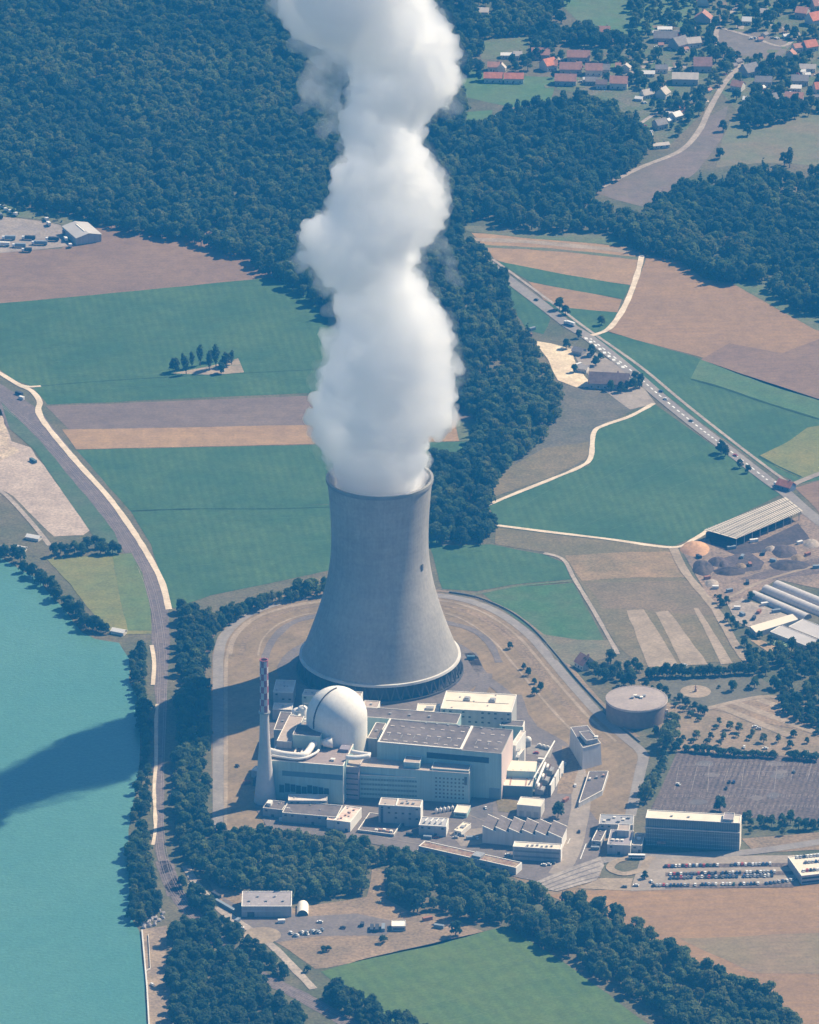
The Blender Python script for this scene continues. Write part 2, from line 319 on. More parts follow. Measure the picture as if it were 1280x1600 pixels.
for k in range(9):
    x0 = 1060 + k * 26
    ribbon('bay_line', [(x0 + rg.uniform(-4, 4), 1190 + rg.uniform(0, 10)), (x0 - 6, 1225 + rg.uniform(-8, 14))], .45, 4, mat('faded_paint', (.36, .31, .28), (.28, .24, .22), .3))
for (xa, ya, xb, yb) in ((1150, 1231, 1210, 1235), (1220, 1258, 1240, 1258), (1066, 1195, 1115, 1196), (1180, 1205, 1290, 1208), (1145, 1258, 1137, 1268)):
    ribbon('bay_line', [(xa, ya), (xb, yb)], .5, 4, MATS['faded_paint'])
sheet('orchard_ground', [(1040, 1098), (1110, 1105), (1180, 1110), (1330, 1150), (1330, 1186), (1160, 1178), (1058, 1174), (1020, 1150)], 2, mat('orchard_soil', (.36, .265, .175), (.27, .21, .13), .04, fine=.2))
sheet('park_meadow', [(1030, 1062), (1100, 1056), (1180, 1054), (1212, 1075), (1195, 1085), (1105, 1106), (1050, 1096)], 3, mat('park_grass', (.19, .17, .115), (.16, .15, .10), .03, fine=.15))
b = MB(); p = G(1087, 1081); b.lathe([(0, 5 * LAY), (11.5, 5 * LAY)], 40, c=(p.x, p.y)); struct(b.build('gravel_circle', M_pale))
sheet('strip_plots', [(1105, 1106), (1195, 1086), (1230, 1094), (1330, 1130), (1330, 1160), (1180, 1125)], 4, M_dirt)
for (a, c) in (((1125, 1104), (1235, 1150)), ((1150, 1098), (1290, 1150)), ((1185, 1092), (1320, 1142))):
    ribbon('strip_plot', [a, c], 7, 5, M_pale)
ribbon('dirt_track', [(1105, 1107), (1150, 1096), (1200, 1088), (1240, 1098), (1330, 1130)], 5, 6, M_pale)
# east fields
sheet('stubble_field', [(735, 364), (800, 366), (990, 388), (1004, 398), (990, 446), (830, 424), (772, 405)], 1, M_tan, .8)
ribbon('field_margin', [(735, 374), (830, 378), (1000, 394)], 9, 2, M_pale, wob=2)
ribbon('field_margin', [(740, 384), (860, 390), (1000, 404)], 6, 2, M_gdull, wob=2)
sheet('green_strip', [(700, 350), (860, 362), (985, 372), (1000, 386), (820, 372), (735, 362)], 2, M_gdull)
sheet('green_strip', [(776, 408), (880, 428), (985, 446), (974, 468), (828, 440)], 2, M_green)
sheet('stubble_field', [(825, 440), (972, 467), (965, 488), (880, 480), (850, 468)], 2, M_tan2)
sheet('green_strip', [(850, 468), (880, 480), (965, 488), (945, 516), (922, 522)], 2, M_green)
sheet('stubble_field', [(1010, 402), (1060, 405), (1100, 436), (1150, 442), (1272, 514), (1330, 540), (1330, 600), (1200, 585), (1095, 558), (950, 518), (985, 470)], 1, M_tan2, 1)
sheet('ploughed_field', [(1140, 536), (1222, 552), (1285, 528), (1330, 520), (1330, 640), (1220, 608), (1092, 562)], 2, M_mauve, 1.2)
sheet('green_strip', [(1140, 440), (1330, 440), (1330, 535), (1272, 514)], 2, M_gdull)
sheet('green_field', [(920, 526), (950, 517), (1092, 560), (1220, 606), (1330, 640), (1330, 740), (1250, 756), (1190, 728), (1090, 655), (1000, 585)], 1, M_green, .8)
sheet('grass_band', [(1092, 562), (1330, 640), (1330, 668), (1280, 655), (1080, 592)], 2, mat('grass_soft', (.10, .19, .085), (.13, .2, .09), .02, fine=.12), 1)
sheet('yellow_meadow', [(1188, 712), (1228, 692), (1262, 668), (1330, 655), (1330, 735), (1250, 746), (1215, 730)], 3, M_yel)
ribbon('ditch', [(1080, 592), (1130, 606), (1200, 630), (1285, 656)], 2.4, 4, M_ditch, wob=.8)
ribbon('ditch', [(1186, 712), (1215, 728), (1252, 745)], 2, 4, M_ditch, wob=.6)
sheet('green_field', [(770, 415), (800, 445), (862, 498), (850, 522), (825, 516), (800, 480)], 1, M_green)
sheet('green_field', [(1024, 632), (1092, 680), (1222, 772), (1100, 832), (1052, 853), (782, 822), (762, 790), (805, 773), (922, 726), (932, 672), (985, 652)], 1, M_green, .6)
sheet('rough_meadow', [(880, 600), (920, 605), (985, 625), (1000, 634), (930, 670), (921, 716), (862, 745), (785, 770), (752, 786), (790, 735), (850, 690)], 2, mat('rough_grass', (.19, .165, .12), (.14, .135, .095), .03, fine=.25))
sheet('olive_meadow', [(850, 700), (921, 690), (918, 716), (862, 745), (785, 772), (752, 786), (790, 735)], 3, M_olive)
ribbon('farm_track', [(1022, 630), (985, 650), (945, 664), (928, 676), (923, 715), (905, 730), (865, 747), (805, 771), (762, 789)], 4, 4, M_path, wob=.6)
ribbon('farm_track', [(772, 820), (850, 830), (950, 842), (1050, 855), (1085, 842), (1110, 826)], 4, 4, M_path, wob=.5)
sheet('sand_yard', [(832, 532), (860, 536), (893, 545), (900, 568), (916, 590), (930, 604), (900, 605), (872, 594), (855, 560)], 4, M_cream, .8)
sheet('farm_yard', [(890, 540), (925, 548), (985, 580), (1024, 630), (985, 640), (930, 600), (905, 570)], 3, M_drive)
ribbon('highway', [(745, 395), (777, 423), (847, 476), (886, 506), (921, 528), (982, 576), (1035, 622), (1092, 668), (1140, 704), (1201, 751), (1228, 770), (1262, 800), (1330, 850)], 11, 5, M_road)
ribbon('cycle_path', [(770, 405), (802, 428), (870, 478), (915, 512), (1000, 572), (1070, 630), (1150, 693), (1215, 742), (1240, 760)], 3, 4, M_gravel)
ribbon('road_marking', [(921, 529), (982, 577), (1035, 623), (1092, 669), (1140, 705), (1200, 752)], 1.3, 6, M_mark, off=-1, dash=14)
for k in range(9):
    x = 913 + k * 7.2; y = 527 + k * 5.6
    sheet('road_marking', [(x, y), (x + 5, y), (x + 6, y + 3), (x + 1, y + 3)], 7, M_mark, 0)
ribbon('farm_track', [(1003, 398), (996, 428), (978, 475), (953, 512), (925, 524)], 5, 6, M_path, wob=.5)
ribbon('side_road', [(1226, 768), (1250, 752), (1330, 722)], 6, 6, M_drive)
sheet('ploughed_field', [(1244, 762), (1330, 736), (1330, 830), (1280, 800)], 2, M_mauve)
sheet('dry_meadow', [(774, 824), (1052, 857), (1072, 892), (1120, 960), (1162, 1032), (1000, 1042), (962, 1006), (890, 882), (850, 862), (772, 850)], 2, M_olive, .8)
sheet('stubble_patch', [(884, 868), (990, 862), (1056, 862), (1078, 902), (990, 902), (905, 908)], 3, mat('stubble_soft', (.40, .27, .15), (.27, .205, .11), .02, fine=.2), 2)
sheet('dry_patch', [(910, 912), (1085, 906), (1120, 962), (990, 950), (940, 952)], 3, mat('dry_patch', (.27, .20, .12), (.22, .175, .10), .02, fine=.2), 2)
for q in ([(980, 953), (1008, 952), (1062, 1042), (1014, 1042)], [(1026, 956), (1046, 954), (1106, 1038), (1066, 1040)], [(1085, 950), (1092, 950), (1144, 1036), (1126, 1038)]):
    sheet('bare_strip', q, 4, M_pale, 1)
ribbon('field_track', [(850, 864), (880, 874), (898, 905), (930, 958), (966, 1022)], 3.5, 5, M_gravel, wob=.6)
sheet('green_field', [(672, 852), (765, 850), (850, 866), (882, 880), (892, 905), (800, 914), (745, 924), (690, 920)], 2, M_green)
sheet('green_field', [(752, 926), (800, 918), (896, 911), (948, 1008), (880, 1022), (832, 985)], 2, mat('crop_green_dry', (.085, .19, .075), (.13, .19, .09), .02, stripe=(R(30), 9, .2, (.07, .16, .07)), fine=.15))
sheet('dry_patch', [(840, 990), (900, 1000), (950, 1000), (960, 1025), (900, 1040), (865, 1030)], 3, mat('grass_dry', (.19, .185, .11), (.24, .2, .12), .03, fine=.2), 1.5)
ribbon('field_track', [(735, 930), (800, 917), (898, 907)], 3, 4, M_gdull)
ribbon('dirt_road', [(1052, 856), (1072, 895), (1118, 952), (1152, 1012), (1180, 1045)], 7, 6, M_pale, wob=.8)
sheet('compost_yard', [(1066, 862), (1105, 838), (1160, 846), (1260, 800), (1330, 830), (1330, 930), (1215, 905), (1150, 945), (1115, 945)], 3, mat('yard_dirt', (.38, .27, .19), (.25, .19, .145), .03, fine=.3), .8)
sheet('compost_bed', [(1108, 832), (1180, 850), (1250, 818), (1268, 842), (1200, 862), (1150, 868), (1112, 852)], 4, mat('compost_dark', (.085, .07, .075), (.12, .095, .085), .05, fine=.25), 1)
sheet('compost_bed', [(1150, 866), (1172, 862), (1196, 878), (1190, 890), (1152, 894), (1120, 890), (1130, 872)], 5, mat('compost_mid', (.15, .115, .11), (.11, .09, .09), .06, fine=.3), 1)
sheet('compost_bed', [(1155, 905), (1240, 880), (1330, 862), (1330, 890), (1210, 905)], 4, mat('compost_brown', (.22, .165, .14), (.17, .13, .11), .05, fine=.3), 1)
ribbon('dirt_track', [(1120, 945), (1150, 928), (1200, 905), (1290, 880)], 3, 5, M_pale, wob=.5)
sheet('nursery_yard', [(1138, 945), (1160, 935), (1190, 945), (1240, 965), (1180, 985), (1150, 970)], 4, M_gravel, .6)
sheet('orange_soil', [(1172, 1000), (1190, 1000), (1236, 1020), (1215, 1027)], 4, mat('orange_soil', (.52, .36, .2), (.42, .3, .18), .06, fine=.2))
# village meadows
sheet('village_meadow', [(720, 105), (800, 118), (870, 120), (860, 160), (800, 168), (720, 150)], 1, mat('meadow_far', (.10, .20, .08), (.13, .2, .09), .02, fine=.12))
sheet('village_meadow', [(756, 62), (828, 58), (822, 92), (752, 92)], 1, M_gdull)
sheet('village_meadow', [(870, 0), (1000, -30), (1110, -30), (1080, 40), (1000, 50), (960, 60), (900, 30)], 1, mat('meadow_far2', (.12, .21, .09), (.16, .2, .11), .02, fine=.12))
sheet('village_meadow', [(890, 48), (950, 60), (960, 80), (915, 82)], 1, M_gdull)
sheet('village_meadow', [(1150, 175), (1330, 170), (1330, 268), (1240, 255), (1180, 255), (1120, 262), (1130, 215)], 1, mat('meadow_far3', (.20, .21, .12), (.26, .21, .13), .02, fine=.12))
sheet('ploughed_field', [(930, 300), (1000, 262), (1062, 238), (1108, 182), (1138, 165), (1130, 215), (1090, 268), (1012, 325), (962, 312)], 1, mat('field_far', (.25, .19, .155), (.20, .17, .13), .02, fine=.1))
sheet('ploughed_field', [(1122, 46), (1180, 50), (1240, 66), (1218, 92), (1150, 86), (1122, 72)], 1, mat('field_far2', (.22, .19, .165), (.25, .205, .16), .02, fine=.1))
ribbon('village_road', [(925, 300), (1000, 262), (1062, 236), (1092, 205), (1108, 172), (1132, 130), (1158, 98), (1140, 84), (1120, 66), (1122, 42), (1150, 12), (1180, -30)], 5.5, 3, M_gravel, wob=.4)
ribbon('village_lane', [(1122, 42), (1170, 56), (1218, 72), (1240, 62), (1245, 50), (1200, 38)], 4, 3, M_gravel, wob=.4)
ribbon('village_lane', [(1108, 158), (1085, 158), (1075, 150)], 4, 4, M_path)
ribbon('village_lane', [(985, 205), (1020, 180), (1052, 168)], 4, 3, M_gravel)
sheet('green_patch', [(730, 175), (770, 172), (765, 200), (730, 205)], 1, MATS['meadow_far'])


ribbon('road_marking', [(907, 1342), (916, 1318)], .6, 8, M_mark); ribbon('road_marking', [(887, 1318), (891, 1310)], .5, 8, M_mark)
ribbon('road_marking', [(560, 1301), (640, 1316), (700, 1325)], .5, 7, M_gravel)
for (a, c) in (((720, 1268), (760, 1284)), ((760, 1284), (748, 1300)), ((840, 1278), (880, 1290))): ribbon('kerb_line', [a, c], .6, 7, M_drive)
sheet('yard_patch', [(700, 1300), (760, 1292), (756, 1318), (720, 1322)], 6, M_drive); sheet('yard_patch', [(735, 1262), (772, 1256), (770, 1276), (740, 1280)], 6, mat('asphalt_patch', (.17, .15, .145), (.2, .18, .17), .05)); sheet('yard_patch', [(826, 1163), (866, 1168), (862, 1184), (824, 1178)], 6, M_road)

for k in range(10):
    y = 1184 + k * 8.2; q = []
    b = MB()
    for j in range(64):
        x = 1062 - (y - 1180) * .42 + j * 4.4 + rg.uniform(-.5, .5)
        if rg.random() < .25 or (k % 3 == 2): continue
        p1, p2 = G(x, y, .3), G(x - 1.2, y + 3.4 + rg.uniform(-1, 1.5), .3); s_ = Vector((.16, 0, 0)); b.quad(p1 - s_, p1 + s_, p2 + s_, p2 - s_)
    if b.v: struct(b.build('bay_marking', MATS['faded_paint'] if k % 2 else M_grey))
for k in range(12):
    x, y = rg.uniform(1050, 1270), rg.uniform(1188, 1262); q = []
    for j in range(9): a = j * .7; q.append((x + math.cos(a) * rg.uniform(8, 18), y + math.sin(a) * rg.uniform(2.5, 5)))
    sheet('worn_patch', q, 3.5, (MATS['asphalt_patch'], M_grey, M_dark)[k % 3], 1.5)
sheet('village_green', [(985, 62), (1100, -40), (1330, -40), (1330, 168), (1150, 172), (1120, 135), (1090, 185), (1040, 232), (1000, 190), (930, 150), (870, 140), (870, 100), (960, 85)], .5, mat('village_grass', (.125, .17, .08), (.20, .18, .115), .03, fine=.3))
M_tram = mat('tramline', (.10, .185, .09), (.085, .17, .08), .1); M_furrow = mat('furrow', (.385, .245, .125), (.33, .215, .115), .1)
def tramlines(A, B, C, D, n, m, w_=.9, lay=4.2):
    for k in range(n):
        t = (k + .5) / n; p = (A[0] + (D[0] - A[0]) * t, A[1] + (D[1] - A[1]) * t); q = (B[0] + (C[0] - B[0]) * t, B[1] + (C[1] - B[1]) * t)
        mid = ((p[0] + q[0]) / 2 + rg.uniform(-2, 2), (p[1] + q[1]) / 2 + rg.uniform(-1, 1))
        ribbon('tramline', [p, mid, q], w_, lay + .03 * k, m)
tramlines((20, 488), (450, 446), (530, 600), (80, 624), 6, M_tram, .7, 2.3); tramlines((215, 806), (520, 796), (520, 872), (262, 900), 4, M_tram, .7, 3.2)
tramlines((1018, 645), (800, 786), (960, 836), (1180, 762), 5, M_tram, .7, 2.3); tramlines((560, 1512), (780, 1460), (960, 1590), (720, 1640), 5, mat('tramline_fresh', (.15, .215, .075), (.12, .19, .07), .1), .7, 3.2)
for off_, m_, w_ in ((9, M_pale, 2.2), (-9, M_dirt, 3), (17, M_dirt, 4), (24, M_bank, 3), (30, M_pale, 1.6)):
    ribbon('bank_terrace', RING[3:17], w_, 2.2 + off_ * .01, m_, off=off_, wob=.8)

gp = random.Random(31)
GPM = [mat('garden_lawn', (.12, .20, .07), (.17, .22, .08), .1), mat('garden_plot', (.28, .21, .14), (.22, .17, .12), .1), mat('garden_meadow', (.20, .20, .10), (.15, .19, .09), .1), M_gravel]
for k in range(64):
    x, y = gp.uniform(985, 1285), gp.uniform(2, 165)
    if 1085 < x < 1175 and 80 < y < 165: continue
    w_, h_ = gp.uniform(7, 20), gp.uniform(3, 8); s_ = gp.uniform(-4, 4)
    sheet('garden_plot', [(x, y), (x + w_, y - s_ * .3), (x + w_ + s_, y + h_), (x + s_, y + h_ + s_ * .2)], 1.2 + .02 * k, GPM[k % 4], .6)
for k in range(16):
    x, y = gp.uniform(840, 980), gp.uniform(85, 138); w_, h_ = gp.uniform(8, 20), gp.uniform(3, 7)
    sheet('garden_plot', [(x, y), (x + w_, y - 1), (x + w_ + 2, y + h_), (x + 2, y + h_ + 1)], 2.6 + .02 * k, GPM[k % 4], .6)
mat = SURF
# ------------------------------------------------------------------ cooling tower
M_conc = mat('tower_concrete', (.41, .38, .34), (.335, .315, .29), .02, rough=.95, fine=.08, streak=.09, rings=.04, mott=.05)
M_conc_l = mat('pale_concrete', (.72, .69, .63), (.60, .57, .52), .08)
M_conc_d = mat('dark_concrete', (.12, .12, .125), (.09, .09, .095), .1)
M_basin = mat('basin_water', (.03, .045, .05), (.04, .05, .05), .05, rough=.3)
tw = empty('cooling_tower', 'huge grey concrete hyperbolic cooling tower with steam pouring from its mouth', 'cooling tower', (0, 0, 0))
def trad(z):
    b_ = 72.5 if z < 107 else 122.0
    return 36.6 * math.sqrt(1 + ((z - 107) / b_) ** 2)
zs = [13.6 + (158 - 13.6) * k / 48 for k in range(49)]
b = MB(); b.lathe([(trad(z), z) for z in zs] + [(trad(158) - 1.1, 158)] + [(trad(z) - 1.1, z) for z in zs[::-1]] + [(trad(13.6), 13.6)], 160)
b.build('shell', M_conc, tw, True)
b = MB(); b.lathe([(trad(158) + .05, 155.8), (trad(158) + .7, 155.8), (trad(158) + .7, 158.3), (trad(158) - 1.2, 158.3), (trad(158) - 1.2, 157)], 160); b.build('rim_band', mat('rim_concrete', (.30, .285, .26), (.25, .24, .22), .1), tw)
b = MB(); b.lathe([(trad(15) + .1, 14.5), (trad(13) + 1.1, 14.5), (trad(13) + 1.4, 12.7), (trad(13) - 1.4, 12.7)], 160); b.build('ring_beam', M_conc_l, tw)
nc = 48
for k in range(nc):
    a = 2 * math.pi * k / nc; b = MB()
    for s in (-1, 1):
        a1 = a + s * math.pi / nc * .95
        b.tube([(62 * math.cos(a), 62 * math.sin(a), 0), (60 * math.cos(a1), 60 * math.sin(a1), 12.8)], .6, 6)
    b.build('support_column', mat('shaded_column_concrete', (.13, .13, .13), (.10, .10, .10), .1), tw)  # concrete darkened to paint in the shade under the shell
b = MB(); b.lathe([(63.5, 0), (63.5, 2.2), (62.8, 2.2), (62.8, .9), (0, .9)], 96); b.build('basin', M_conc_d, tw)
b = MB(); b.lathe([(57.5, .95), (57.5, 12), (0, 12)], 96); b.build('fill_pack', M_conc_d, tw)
b = MB(); p = V(667, 862); aa = R(-35); rr = trad(90) + .2
for s in (0,): b.box(-1.2, 1.2, -.6, .6, -2.5, 2.5)
hb = b.build('access_hatch', M_conc_d, tw, loc=(trad(93) * math.cos(R(-32)), trad(93) * math.sin(R(-32)), 93)); hb.rotation_euler = (0, 0, R(58))

# ------------------------------------------------------------------ steam plume
def plume(name, blobs, voxel, dens, disp, seed, label, aniso=.80):
    rr = random.Random(seed); bm = bmesh.new()
    for (px, py, rp) in blobs:
        p = V(px, py, 0); p = V(px, py, -.34 * max(0, p.z - 175)); k = rp / 2.06
        p.y += rr.uniform(-.22, .22) * k
        q = bmesh.ops.create_icosphere(bm, subdivisions=3, radius=k)
        sx, sy, sz = 1, rr.uniform(.68, .82), rr.uniform(.9, 1.1)
        for v in q['verts']: v.co = Vector((v.co.x * sx, v.co.y * sy, v.co.z * sz)) + p
    me = bpy.data.meshes.new(name); bm.to_mesh(me); bm.free()
    o = bpy.data.objects.new(name, me); col.objects.link(o)
    md = o.modifiers.new('r', 'REMESH'); md.mode = 'VOXEL'; md.voxel_size = voxel
    for (sz, st) in disp:
        tx = bpy.data.textures.new('cl', 'CLOUDS'); tx.noise_scale = sz; tx.noise_depth = 3; tx.noise_basis = 'BLENDER_ORIGINAL'
        dm = o.modifiers.new('d', 'DISPLACE'); dm.texture = tx; dm.texture_coords = 'LOCAL'; dm.strength = st; dm.mid_level = .5
    m2 = o.modifiers.new('r2', 'REMESH'); m2.mode = 'VOXEL'; m2.voxel_size = voxel * .9
    dg = bpy.context.evaluated_depsgraph_get(); ev = o.evaluated_get(dg)
    me2 = bpy.data.meshes.new_from_object(ev); o.modifiers.clear(); o.data = me2; me2.name = name
    n_ = len(me2.vertices); co = np.empty(n_ * 3, np.float32); me2.vertices.foreach_get('co', co); co = co.reshape(-1, 3)
    z = co[:, 2]; r_ = np.hypot(co[:, 0], co[:, 1]); lim = np.where(z < 160, trad(158) - 1.9, trad(158) - 1.9 + (z - 160) * 1.6); f_ = np.minimum(1, lim / np.maximum(r_, .01))
    f_ = np.where(z < 185, f_, 1); co[:, 0] *= f_; co[:, 1] *= f_; co[:, 2] = np.maximum(z, 132); me2.vertices.foreach_set('co', co.ravel()); me2.update()
    bm = bmesh.new(); bm.from_mesh(me2); seen = set(); bad = []
    for v in bm.verts:
        if v.index in seen: continue
        st_ = [v]; seen.add(v.index); comp = []
        while st_:
            a = st_.pop(); comp.append(a)
            for e in a.link_edges:
                c_ = e.other_vert(a)
                if c_.index not in seen: seen.add(c_.index); st_.append(c_)
        fs = {f for a in comp for f in a.link_faces}; c0 = comp[0].co
        vol = sum((f.verts[0].co - c0).dot((f.verts[1].co - c0).cross(f.verts[2].co - c0)) for f in fs)
        if vol < 0 or len(comp) < 40: bad += comp
    bmesh.ops.delete(bm, geom=bad, context='VERTS'); bm.to_mesh(me2); bm.free()
    m = bpy.data.materials.new(name); m.use_nodes = True; N = m.node_tree.nodes; N.remove(N['Principled BSDF'])
    pv = N.new('ShaderNodeVolumePrincipled'); pv.inputs['Color'].default_value = (1, 1, 1, 1); pv.inputs['Density'].default_value = dens; pv.inputs['Anisotropy'].default_value = aniso
    m.node_tree.links.new(pv.outputs[0], N['Material Output'].inputs['Volume'])
    m.cycles.homogeneous_volume = True
    me2.materials.clear(); me2.materials.append(m)
    return o
core = [(595, 765, 60), (595, 748, 66), (595, 728, 66), (595, 708, 68)]
# (y, left, right) outline of the plume in the picture
OUT = [(690, 502, 664), (665, 495, 672), (640, 494, 706), (610, 500, 700), (580, 508, 706), (550, 516, 708), (520, 520, 700), (490, 524, 686), (460, 535, 672), (430, 525, 655), (405, 490, 642), (380, 480, 650), (355, 502, 678), (330, 518, 690), (300, 524, 688), (270, 540, 676), (240, 545, 662), (210, 540, 656), (180, 538, 660), (150, 545, 690), (125, 548, 712), (95, 548, 716), (65, 540, 700), (40, 510, 680), (15, 450, 655), (-10, 430, 650), (-40, 440, 650), (-75, 450, 650), (-110, 470, 640)]
rp = random.Random(3)
for (y, l, r) in OUT:
    wd = r - l
    core.append(((l + r) / 2, y, wd * .36))
    s = min(wd * .26, 38)
    for k in range(2):
        core.append((l + s + rp.uniform(-3, 6), y + rp.uniform(-14, 14), s)); core.append((r - s + rp.uniform(-6, 3), y + rp.uniform(-14, 14), s))
for (x, y, r) in ((706, 580, 13), (700, 560, 14), (690, 640, 16), (700, 645, 8), (478, 402, 14), (472, 412, 9), (495, 395, 18), (686, 300, 12), (700, 118, 17), (706, 150, 11), (700, 95, 18), (500, 660, 18), (503, 685, 14), (515, 640, 16), (524, 525, 12), (688, 505, 10), (655, 5, 16), (445, 2, 16), (462, 14, 14), (700, 168, 8)): core.append((x, y, r))
halo = [(x, y, r * 1.02 + (8 if y < 640 else 4)) for (x, y, r) in core[4:]]
mid_ = [(x, y, r + (2 if y < 660 else 0)) for (x, y, r) in core]; core = [(x, y, r - 4) for (x, y, r) in core if r > 12]
wisps = [(500, 120, 30), (515, 150, 22), (490, 150, 18), (480, 60, 24), (505, 80, 26), (530, 100, 24), (520, 190, 20), (470, 165, 12), (500, 205, 14), (530, 230, 14), (665, 375, 15), (680, 388, 15), (694, 400, 13), (705, 418, 12), (713, 430, 14), (720, 440, 9), (655, 390, 12), (700, 320, 11), (692, 330, 14), (505, 425, 20), (515, 450, 16), (520, 480, 10), (712, 600, 10), (716, 570, 10), (710, 165, 12), (690, 155, 12), (430, 10, 16), (450, 30, 14), (480, 130, 14)]
PL = empty('steam_plume', 'tall white steam plume billowing up out of the cooling tower', 'steam', (0, 0, 0))
for a_ in (plume('feathered_steam', mid_, 2.2, .055, [(26, 22), (12, 18), (6, 13), (3, 6)], 1, '', .5), plume('dense_steam', core, 2.0, .22, [(34, 22), (16, 22), (8, 13), (3.4, 5.5)], 1, ''), plume('thin_steam', halo, 2.6, .012, [(20, 24), (9, 20), (4, 9)], 2, ''), plume('wispy_steam', wisps, 2.2, .042, [(14, 20), (6, 14), (3, 6)], 4, '')):
    a_.parent = PL
    if a_.name.startswith('wispy'):      # every loose wisp is a part of its own
        bm = bmesh.new(); bm.from_mesh(a_.data); bm.verts.ensure_lookup_table(); lab_ = {}; cn = 0
        for v in bm.verts:
            if v.index in lab_: continue
            st_ = [v]; lab_[v.index] = cn
            while st_:
                x_ = st_.pop()
                for e in x_.link_edges:
                    c_ = e.other_vert(x_)
                    if c_.index not in lab_: lab_[c_.index] = cn; st_.append(c_)
            cn += 1
        for k in range(1, cn):
            b2 = bm.copy(); b2.verts.ensure_lookup_table(); bmesh.ops.delete(b2, geom=[v for v in b2.verts if lab_[v.index] != k], context='VERTS')
            me3 = bpy.data.meshes.new('wispy_steam'); b2.to_mesh(me3); b2.free(); me3.materials.append(a_.data.materials[0]); o3 = bpy.data.objects.new('wispy_steam', me3); col.objects.link(o3); o3.parent = PL
        bmesh.ops.delete(bm, geom=[v for v in bm.verts if lab_[v.index] != 0], context='VERTS'); bm.to_mesh(a_.data); bm.free()

# ------------------------------------------------------------------ buildings
M_teal = mat('teal_cladding', (.40, .55, .52), (.36, .50, .48), .06, streak=.12, stripe=(0, 3, .15, (.30, .40, .39)), rough=.7)
M_cladw = mat('pale_cladding', (.66, .62, .55), (.58, .55, .50), .08, streak=.12, stripe=(0, 4, .2, (.52, .5, .46)), rough=.7)
M_white = mat('white_wall', (.82, .79, .72), (.74, .71, .65), .1, streak=.1)
M_trim = mat('white_trim', (.86, .80, .70), (.80, .75, .66), .2)
M_roofg = mat('grey_gravel_roof', (.185, .158, .148), (.14, .12, .115), .06, fine=.15, mott=.14)
M_roofp = mat('pinkish_gravel_roof', (.47, .38, .32), (.40, .33, .28), .06, fine=.12)
M_roofc = mat('cream_roof', (.80, .70, .56), (.72, .63, .50), .08, mott=.06)
M_roofw = mat('whitish_roof', (.70, .62, .54), (.58, .50, .44), .08, fine=.1)
M_grayw = mat('grey_wall', (.47, .46, .44), (.40, .39, .38), .07, streak=.15, stripe=(0, 4, .2, (.33, .31, .3)))
M_glass = mat('dark_glass', (.05, .08, .09), (.07, .10, .11), .3, rough=.25, spec=.4)
M_metal = mat('grey_metal', (.42, .42, .42), (.34, .34, .34), .3, rough=.5, metal=.3)
M_pipe = mat('white_pipe', (.85, .80, .72), (.78, .74, .68), .3, rough=.6)
M_brown = mat('brown_wall', (.27, .215, .175), (.22, .175, .145), .12, stripe=(0, 6, .3, (.18, .145, .12)), fine=.1)
M_redp = mat('reddish_roof', (.47, .30, .24), (.40, .25, .20), .1, fine=.2)
M_orange = mat('red_tile', (.66, .24, .13), (.54, .20, .12), .15, fine=.15)
M_browntile = mat('brown_tile', (.25, .175, .15), (.20, .14, .12), .15, fine=.15)
M_black = mat('dark_louvre', (.045, .06, .075), (.06, .075, .09), .3)
class Bld: pass
REG = []
def bld(name, label, cat, FL, FR, BL, z, wm, rm, base=0, par=.5, trim=None, group=None, parent=None, part='wall', rise=0):
    a = G(*FL, z); c = G(*FR, z); d = G(*BL, z)
    u = (c - a); u.z = 0; L = u.length; u.normalize(); v = Vector((-u.y, u.x, 0)); W = (d - a).dot(v)
    return bld_m(name, label, cat, (a.x, a.y), math.atan2(u.y, u.x), L, W, z, wm, rm, base, par, trim, group)
def bld_m(name, label, cat, xy, ang, L, W, z, wm, rm, base=0, par=.5, trim=None, group=None):
    r = empty(name, label, cat, (xy[0], xy[1], base), ang, group)
    o = Bld(); o.r = r; o.L = L; o.W = W; o.z = z - base; REG.append(o)
    body(o, r, 0, L, 0, W, 0, z - base, wm, rm, par, trim)
    return o
def body(o, parent, x0, x1, y0, y1, z0, z1, wm, rm, par=.5, trim=None, names=('wall', 'roof', 'parapet')):
    b = MB(); b.prism([(x0, y0), (x1, y0), (x1, y1), (x0, y1)], z0, z1, False); b.keep = True
    wl = b.build(names[0], wm, parent)
    b = MB(); zz = z1 - (.35 if par else 0.02)
    b.quad((x0 + .03, y0 + .03, zz), (x1 - .03, y0 + .03, zz), (x1 - .03, y1 - .03, zz), (x0 + .03, y1 - .03, zz)); rf = b.build(names[1], rm, parent)
    if par:
        t = par; b = MB(); e = .06
        for q in ((x0 - e, x1 + e, y0 - e, y0 + t), (x0 - e, x1 + e, y1 - t, y1 + e), (x0 - e, x0 + t, y0 + t, y1 - t), (x1 - t, x1 + e, y0 + t, y1 - t)):
            b.box(*q, z1 - .3, z1 + .12)
        b.build(names[2], trim or M_trim, parent)
    return wl, rf
def bx(parent, name, m, x0, x1, y0, y1, z0, z1):
    b = MB(); b.box(x0, x1, y0, y1, z0, z1); return b.build(name, m, parent)
def band(o, x0, x1, z0, z1, m=None, name='window_band', side='f'):
    m = m or M_glass
    if side == 'f': return bx(o.r, name, m, x0, x1, -.1, .15, z0, z1)
    return bx(o.r, name, m, o.L - .15, o.L + .1, x0, x1, z0, z1)
def mullions(o, x0, x1, z0, z1, n, m, y=-.16):
    b = MB()
    for k in range(1, n):
        x = x0 + (x1 - x0) * k / n; b.box(x - .12, x + .12, y, .1, z0, z1)
    return b.build('mullions', m, o.r)
